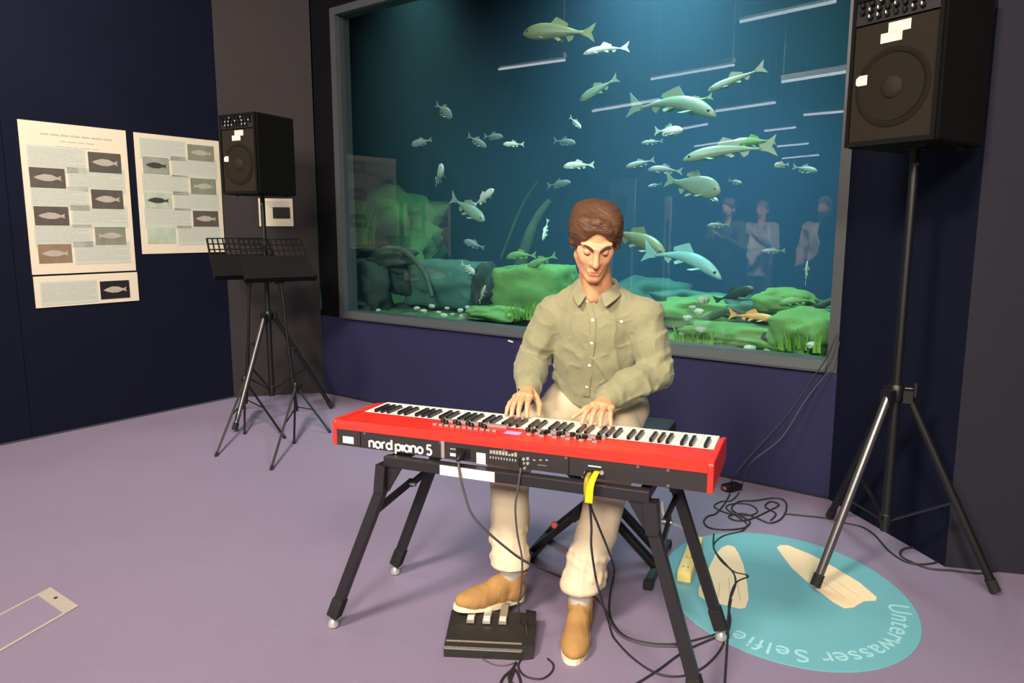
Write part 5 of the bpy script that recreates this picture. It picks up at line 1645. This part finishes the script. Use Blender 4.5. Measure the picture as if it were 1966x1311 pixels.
# socks and shoes
M_sock = mat('sock_grey', srgb(168, 160, 156), .9, bump=.2, bscale=250)
M_suede = mat('suede_tan', srgb(158, 120, 70), .9, var=.14, vscale=22, bump=.25, bscale=160)
M_sole = mat('sole_cream', srgb(226, 212, 184), .6)
M_lace = mat('lace_brown', srgb(140, 98, 56), .8)
def shoe(A_, heel, toe, lift_h, lift_t):
    """heel and toe are plan points (l, t); lift is the height of the sole's underside there"""
    h0 = A3(heel[0], heel[1], lift_h); t0 = A3(toe[0], toe[1], lift_t)
    L = np.linalg.norm(t0 - h0); x = (t0 - h0)/L
    y = np.cross(A3(0, 0, 1), x); y /= np.linalg.norm(y); z = np.cross(x, y)
    P = lambda a, b, c: h0 + x*a + y*b + z*c
    M = np.stack([x, y, z], 1)
    lo = np.minimum(h0, t0) - .14; hi = np.maximum(np.maximum(h0, t0), A_) + .12
    F = Field(lo, hi, .0035)
    F.ell(P(.05, 0, .045), (.052, .037, .045), M, .02)
    F.chain([P(.05, 0, .035), P(.13, 0, .034), P(.20, .002, .030)], [.036, .038, .042], .02)
    F.ell(P(.215, .003, .030), (.078, .047, .036), M, .02)
    F.chain([P(.06, 0, .05), P(.055, 0, .095)], [.039, .044], .02)
    F.chain([P(.07, 0, .085), P(.12, 0, .065), P(.17, 0, .045)], [.036, .034, .032], .02)
    F.cap(P(.052, 0, .10), P(.045, 0, .16), .036, .040, .004, sub=True)
    def bottom(X, Y, Z):
        return .013 - ((X - h0[0])*z[0] + (Y - h0[1])*z[1] + (Z - h0[2])*z[2])
    F.clip(bottom)
    F.warp(lambda x_, y_, z_: .0010*wob(x_, y_, z_, 90, .3))
    sh = pmesh('shoe', F, M_suede)
    out_ = []
    N = 28
    for k in range(N):
        a = 2*math.pi*k/N
        cx_, sy_ = math.cos(a), math.sin(a)
        u = .145 + .150*cx_
        wd = .050 if u > .17 else .050 - .012*min(1, (.17 - u)/.10)
        out_.append((u, (abs(sy_)**.8)*(1 if sy_ >= 0 else -1)*wd))
    MB().prism(out_, lambda a, b, w: P(a, b, .018*w) - PB).build('sole', M_sole, sh)
    lb = P(.125, 0, .10)
    for k in range(3):
        c = P(.105 + .026*k, 0, .113 - .020*k)
        MB().tube([c + y*-.02 - z*.012 - PB, c - PB, c + y*.02 - z*.012 - PB], .0024, 6).build('lace', M_lace, sh, smooth=True)
    # tongue edge / opening rim
    rim = [P(.052 + .043*math.cos(q), .041*math.sin(q), .112 + .012*math.cos(q)*-1) - PB for q in np.linspace(0, 2*math.pi, 25)]
    MB().tube(rim, .004, 8, cap=False).build('rim', M_suede, sh, smooth=True)
    S_ = Field(np.minimum(A_, h0) - .12, np.maximum(A_, h0) + .14, .004)
    S_.chain([P(.085, 0, .075), P(.062, 0, .12), A_, A_ + A3(0, 0, .07)], [.033, .0385, .040, .040], .01)
    pmesh('sock', S_, M_sock)
shoe(ANR, hr[:2], tr_[:2], .045, .088)
shoe(ANL, hl[:2], tl_[:2], .0, .0)
# ------------------------------------------------------------------ what the glass mirrors: visitors and two display boards in the hall behind the camera
def mirrored(px, py, dist):
    d = ray(px, py); d = d/np.linalg.norm(d[:2]); V = CAM + d*dist
    return V - 2*((V - TO) @ TN)*TN
def visitor(label, px, py, dist, cols, arms, seed):
    q = mirrored(px, py, dist)
    toward = np.arctan2(TN[1], TN[0]) + math.pi/2            # faces the glass
    t = thing('person', label, 'person', (q[0], q[1], 0), toward)
    mk, mj, mt, mh = [mat(n, c, .85, var=.06, vscale=20, bump=.2, bscale=120) for n, c in cols]
    def put(nm, F, m): 
        V, Q = F.mesh(); return np_mesh(nm, V, Q, m, t)
    sh = lambda s_: A3(s_*.165, .0, 1.42)
    if arms == 'phone': el = lambda s_: A3(s_*.22, -.10, 1.16); wr = lambda s_: A3(s_*.07, -.34, 1.30)
    else: el = lambda s_: A3(s_*.235, .02, 1.14); wr = lambda s_: A3(s_*.24, -.05, .90)
    hip = lambda s_: A3(s_*.085, 0, .92); kn = lambda s_: A3(s_*.095, -.02, .50); an = lambda s_: A3(s_*.10, .02, .09)
    B_ = Field((-.36, -.52, .03), (.36, .26, 1.82), .0075)
    B_.chain([A3(0, 0, .95), A3(0, 0, 1.38)], [.09, .10], .03, sq=(1.3, .8, 1))
    B_.cap(A3(0, .01, 1.42), A3(0, -.01, 1.56), .055, .052, .03)
    B_.ell(A3(0, 0, 1.68), A3(.074, .092, .085), k=.02); B_.ell(A3(0, -.035, 1.62), A3(.058, .062, .085), k=.02)
    B_.cap(A3(0, -.085, 1.65), A3(0, -.108, 1.615), .009, .012, .01)
    for s_ in (-1, 1):
        B_.ell(A3(s_*.075, .005, 1.64), A3(.01, .022, .03), k=.006)
        B_.ell(A3(s_*.03, -.10, 1.652), A3(.018, .014, .012), k=.008, sub=True)
        B_.chain([sh(s_), el(s_), wr(s_)], [.045, .038, .025], .01)
        B_.chain([hip(s_), kn(s_), an(s_)], [.075, .05, .035], .02)
        d = (wr(s_) - el(s_)); d /= np.linalg.norm(d)
        B_.cap(wr(s_), wr(s_) + d*.075, .022, .026, .01)
        for k in range(4):
            o_ = A3(0, (k - 1.5)*.018, 0) if arms != 'phone' else A3(0, 0, (k - 1.5)*.018)
            B_.chain([wr(s_) + d*.07 + o_, wr(s_) + d*.115 + o_*1.1, wr(s_) + d*(.155 - .008*abs(k - 1)) + o_*1.1 + A3(-s_*.015, 0, 0)], [.010, .009, .008], .002)
        B_.cap(wr(s_) + d*.02, wr(s_) + d*.075 + A3(0, -.035, .02), .012, .009, .006)
    put('body', B_, M_skin)
    J = Field((-.38, -.42, .70), (.38, .28, 1.56), .0075)
    J.chain([A3(0, .0, .80), A3(0, 0, 1.05), A3(0, 0, 1.32)], [.130, .120, .128], .03, sq=(1.35, .95, 1))
    J.cap(sh(-1), sh(1), .07, .07, .04)
    for s_ in (-1, 1): J.chain([sh(s_), el(s_), el(s_) + (wr(s_) - el(s_))*.9], [.070, .062, .048], .02)
    J.warp(lambda x, y, z: -.006*ridge(x*1.3, y, z*.7, 8, seed) + .005*vn(x, y, z, 12, seed + 1))
    J.clip(lambda X, Y, Z: .78 - Z)
    put('jacket', J, mj)
    T_ = Field((-.25, -.2, .07), (.25, .24, .98), .0075)
    T_.cap(A3(-.06, 0, .88), A3(.06, 0, .88), .112, .112, .03)
    for s_ in (-1, 1): T_.chain([hip(s_) + A3(0, 0, -.04), kn(s_), an(s_) + A3(0, 0, -.02)], [.098, .078, .066], .02)
    T_.warp(lambda x, y, z: -.005*ridge(x, y, z*.7, 9, seed + 3))
    T_.clip(lambda X, Y, Z: .085 - Z)
    put('trousers', T_, mt)
    Hh = Field((-.16, -.16, 1.48), (.16, .18, 1.84), .007)
    Hh.ell(A3(0, .012, 1.70), A3(.086, .104, .092), k=.02); Hh.ell(A3(0, .05, 1.63), A3(.078, .07, .10), k=.02)
    Hh.ell(A3(0, -.12, 1.62), A3(.066, .085, .10), k=.01, sub=True)
    Hh.warp(lambda x, y, z: .004*vn(x, y, z*.5, 40, seed))
    put('hair', Hh, mh)
    for s_ in (-1, 1):
        S__ = Field((s_*.10 - .08, -.26, -.01), (s_*.10 + .08, .14, .16), .006)
        S__.chain([A3(s_*.10, .03, .045), A3(s_*.105, -.10, .042), A3(s_*.11, -.17, .036)], [.042, .042, .040], .02)
        S__.cap(A3(s_*.10, .03, .05), A3(s_*.10, .03, .11), .042, .045, .02)
        S__.clip(lambda X, Y, Z: .003 - Z)
        put('shoe', S__, mk)
    return t
kS, kD = ('visitor_shoe', srgb(60, 50, 44)), ('visitor_hair', srgb(70, 50, 36))
visitor('standing visitor in beige jacket mirrored at the right edge of the glass', 1575, 470, 9.6, [kS, ('jacket_beige', srgb(222, 196, 164)), ('jeans_grey', srgb(120, 120, 120)), kD], 'down', 1)
visitor('standing visitor in white shirt mirrored in the right half of the glass', 1458, 440, 10.5, [kS, ('shirt_white', srgb(225, 222, 214)), ('jeans_dark', srgb(44, 48, 62)), kD], 'phone', 4)
visitor('standing visitor in dark coat mirrored left of the white shirted one', 1392, 420, 9.6, [kS, ('coat_dark', srgb(58, 60, 66)), ('jeans_dark', srgb(44, 48, 62)), kD], 'phone', 7)
def board(label, px, dist, w, h, zc, slot, legs=True):
    q = mirrored(px, 400, dist)
    t = thing('display_board', label, 'display board', (q[0], q[1], 0), TYAW)
    MB().box((-w/2, -.02, zc - h/2), (w/2, .02, zc + h/2)).build('panel', M_white, t)
    if slot: 
        for s_ in (-1, 1): MB().box((-w*.22, s_*.022 - .004, zc - h*.3), (w*.22, s_*.022 + .004, zc + h*.18)).build('dark_field', M_photo['black'], t)
    for s_ in (-1, 1):
        MB().box((s_*w*.4 - .012, -.012, .0), (s_*w*.4 + .012, .012, zc - h/2)).build('post', M_white, t)
        MB().box((s_*w*.4 - .02, -.18, 0), (s_*w*.4 + .02, .18, .02)).build('foot', M_white, t)
    return t
board('white display board with dark field mirrored beside the player\'s head', 1190, 9.5, .36, .62, 1.72, True)
board('slim white board mirrored right of the player\'s head', 1278, 9.5, .085, .30, 1.66, False)
area_light('added_visitor_fill', (-2.1, 1.2, 4.45), (-4.4, .8, .6), .6, 330, WARM, 60)  # unseen light added to brighten the visitors for their reflection
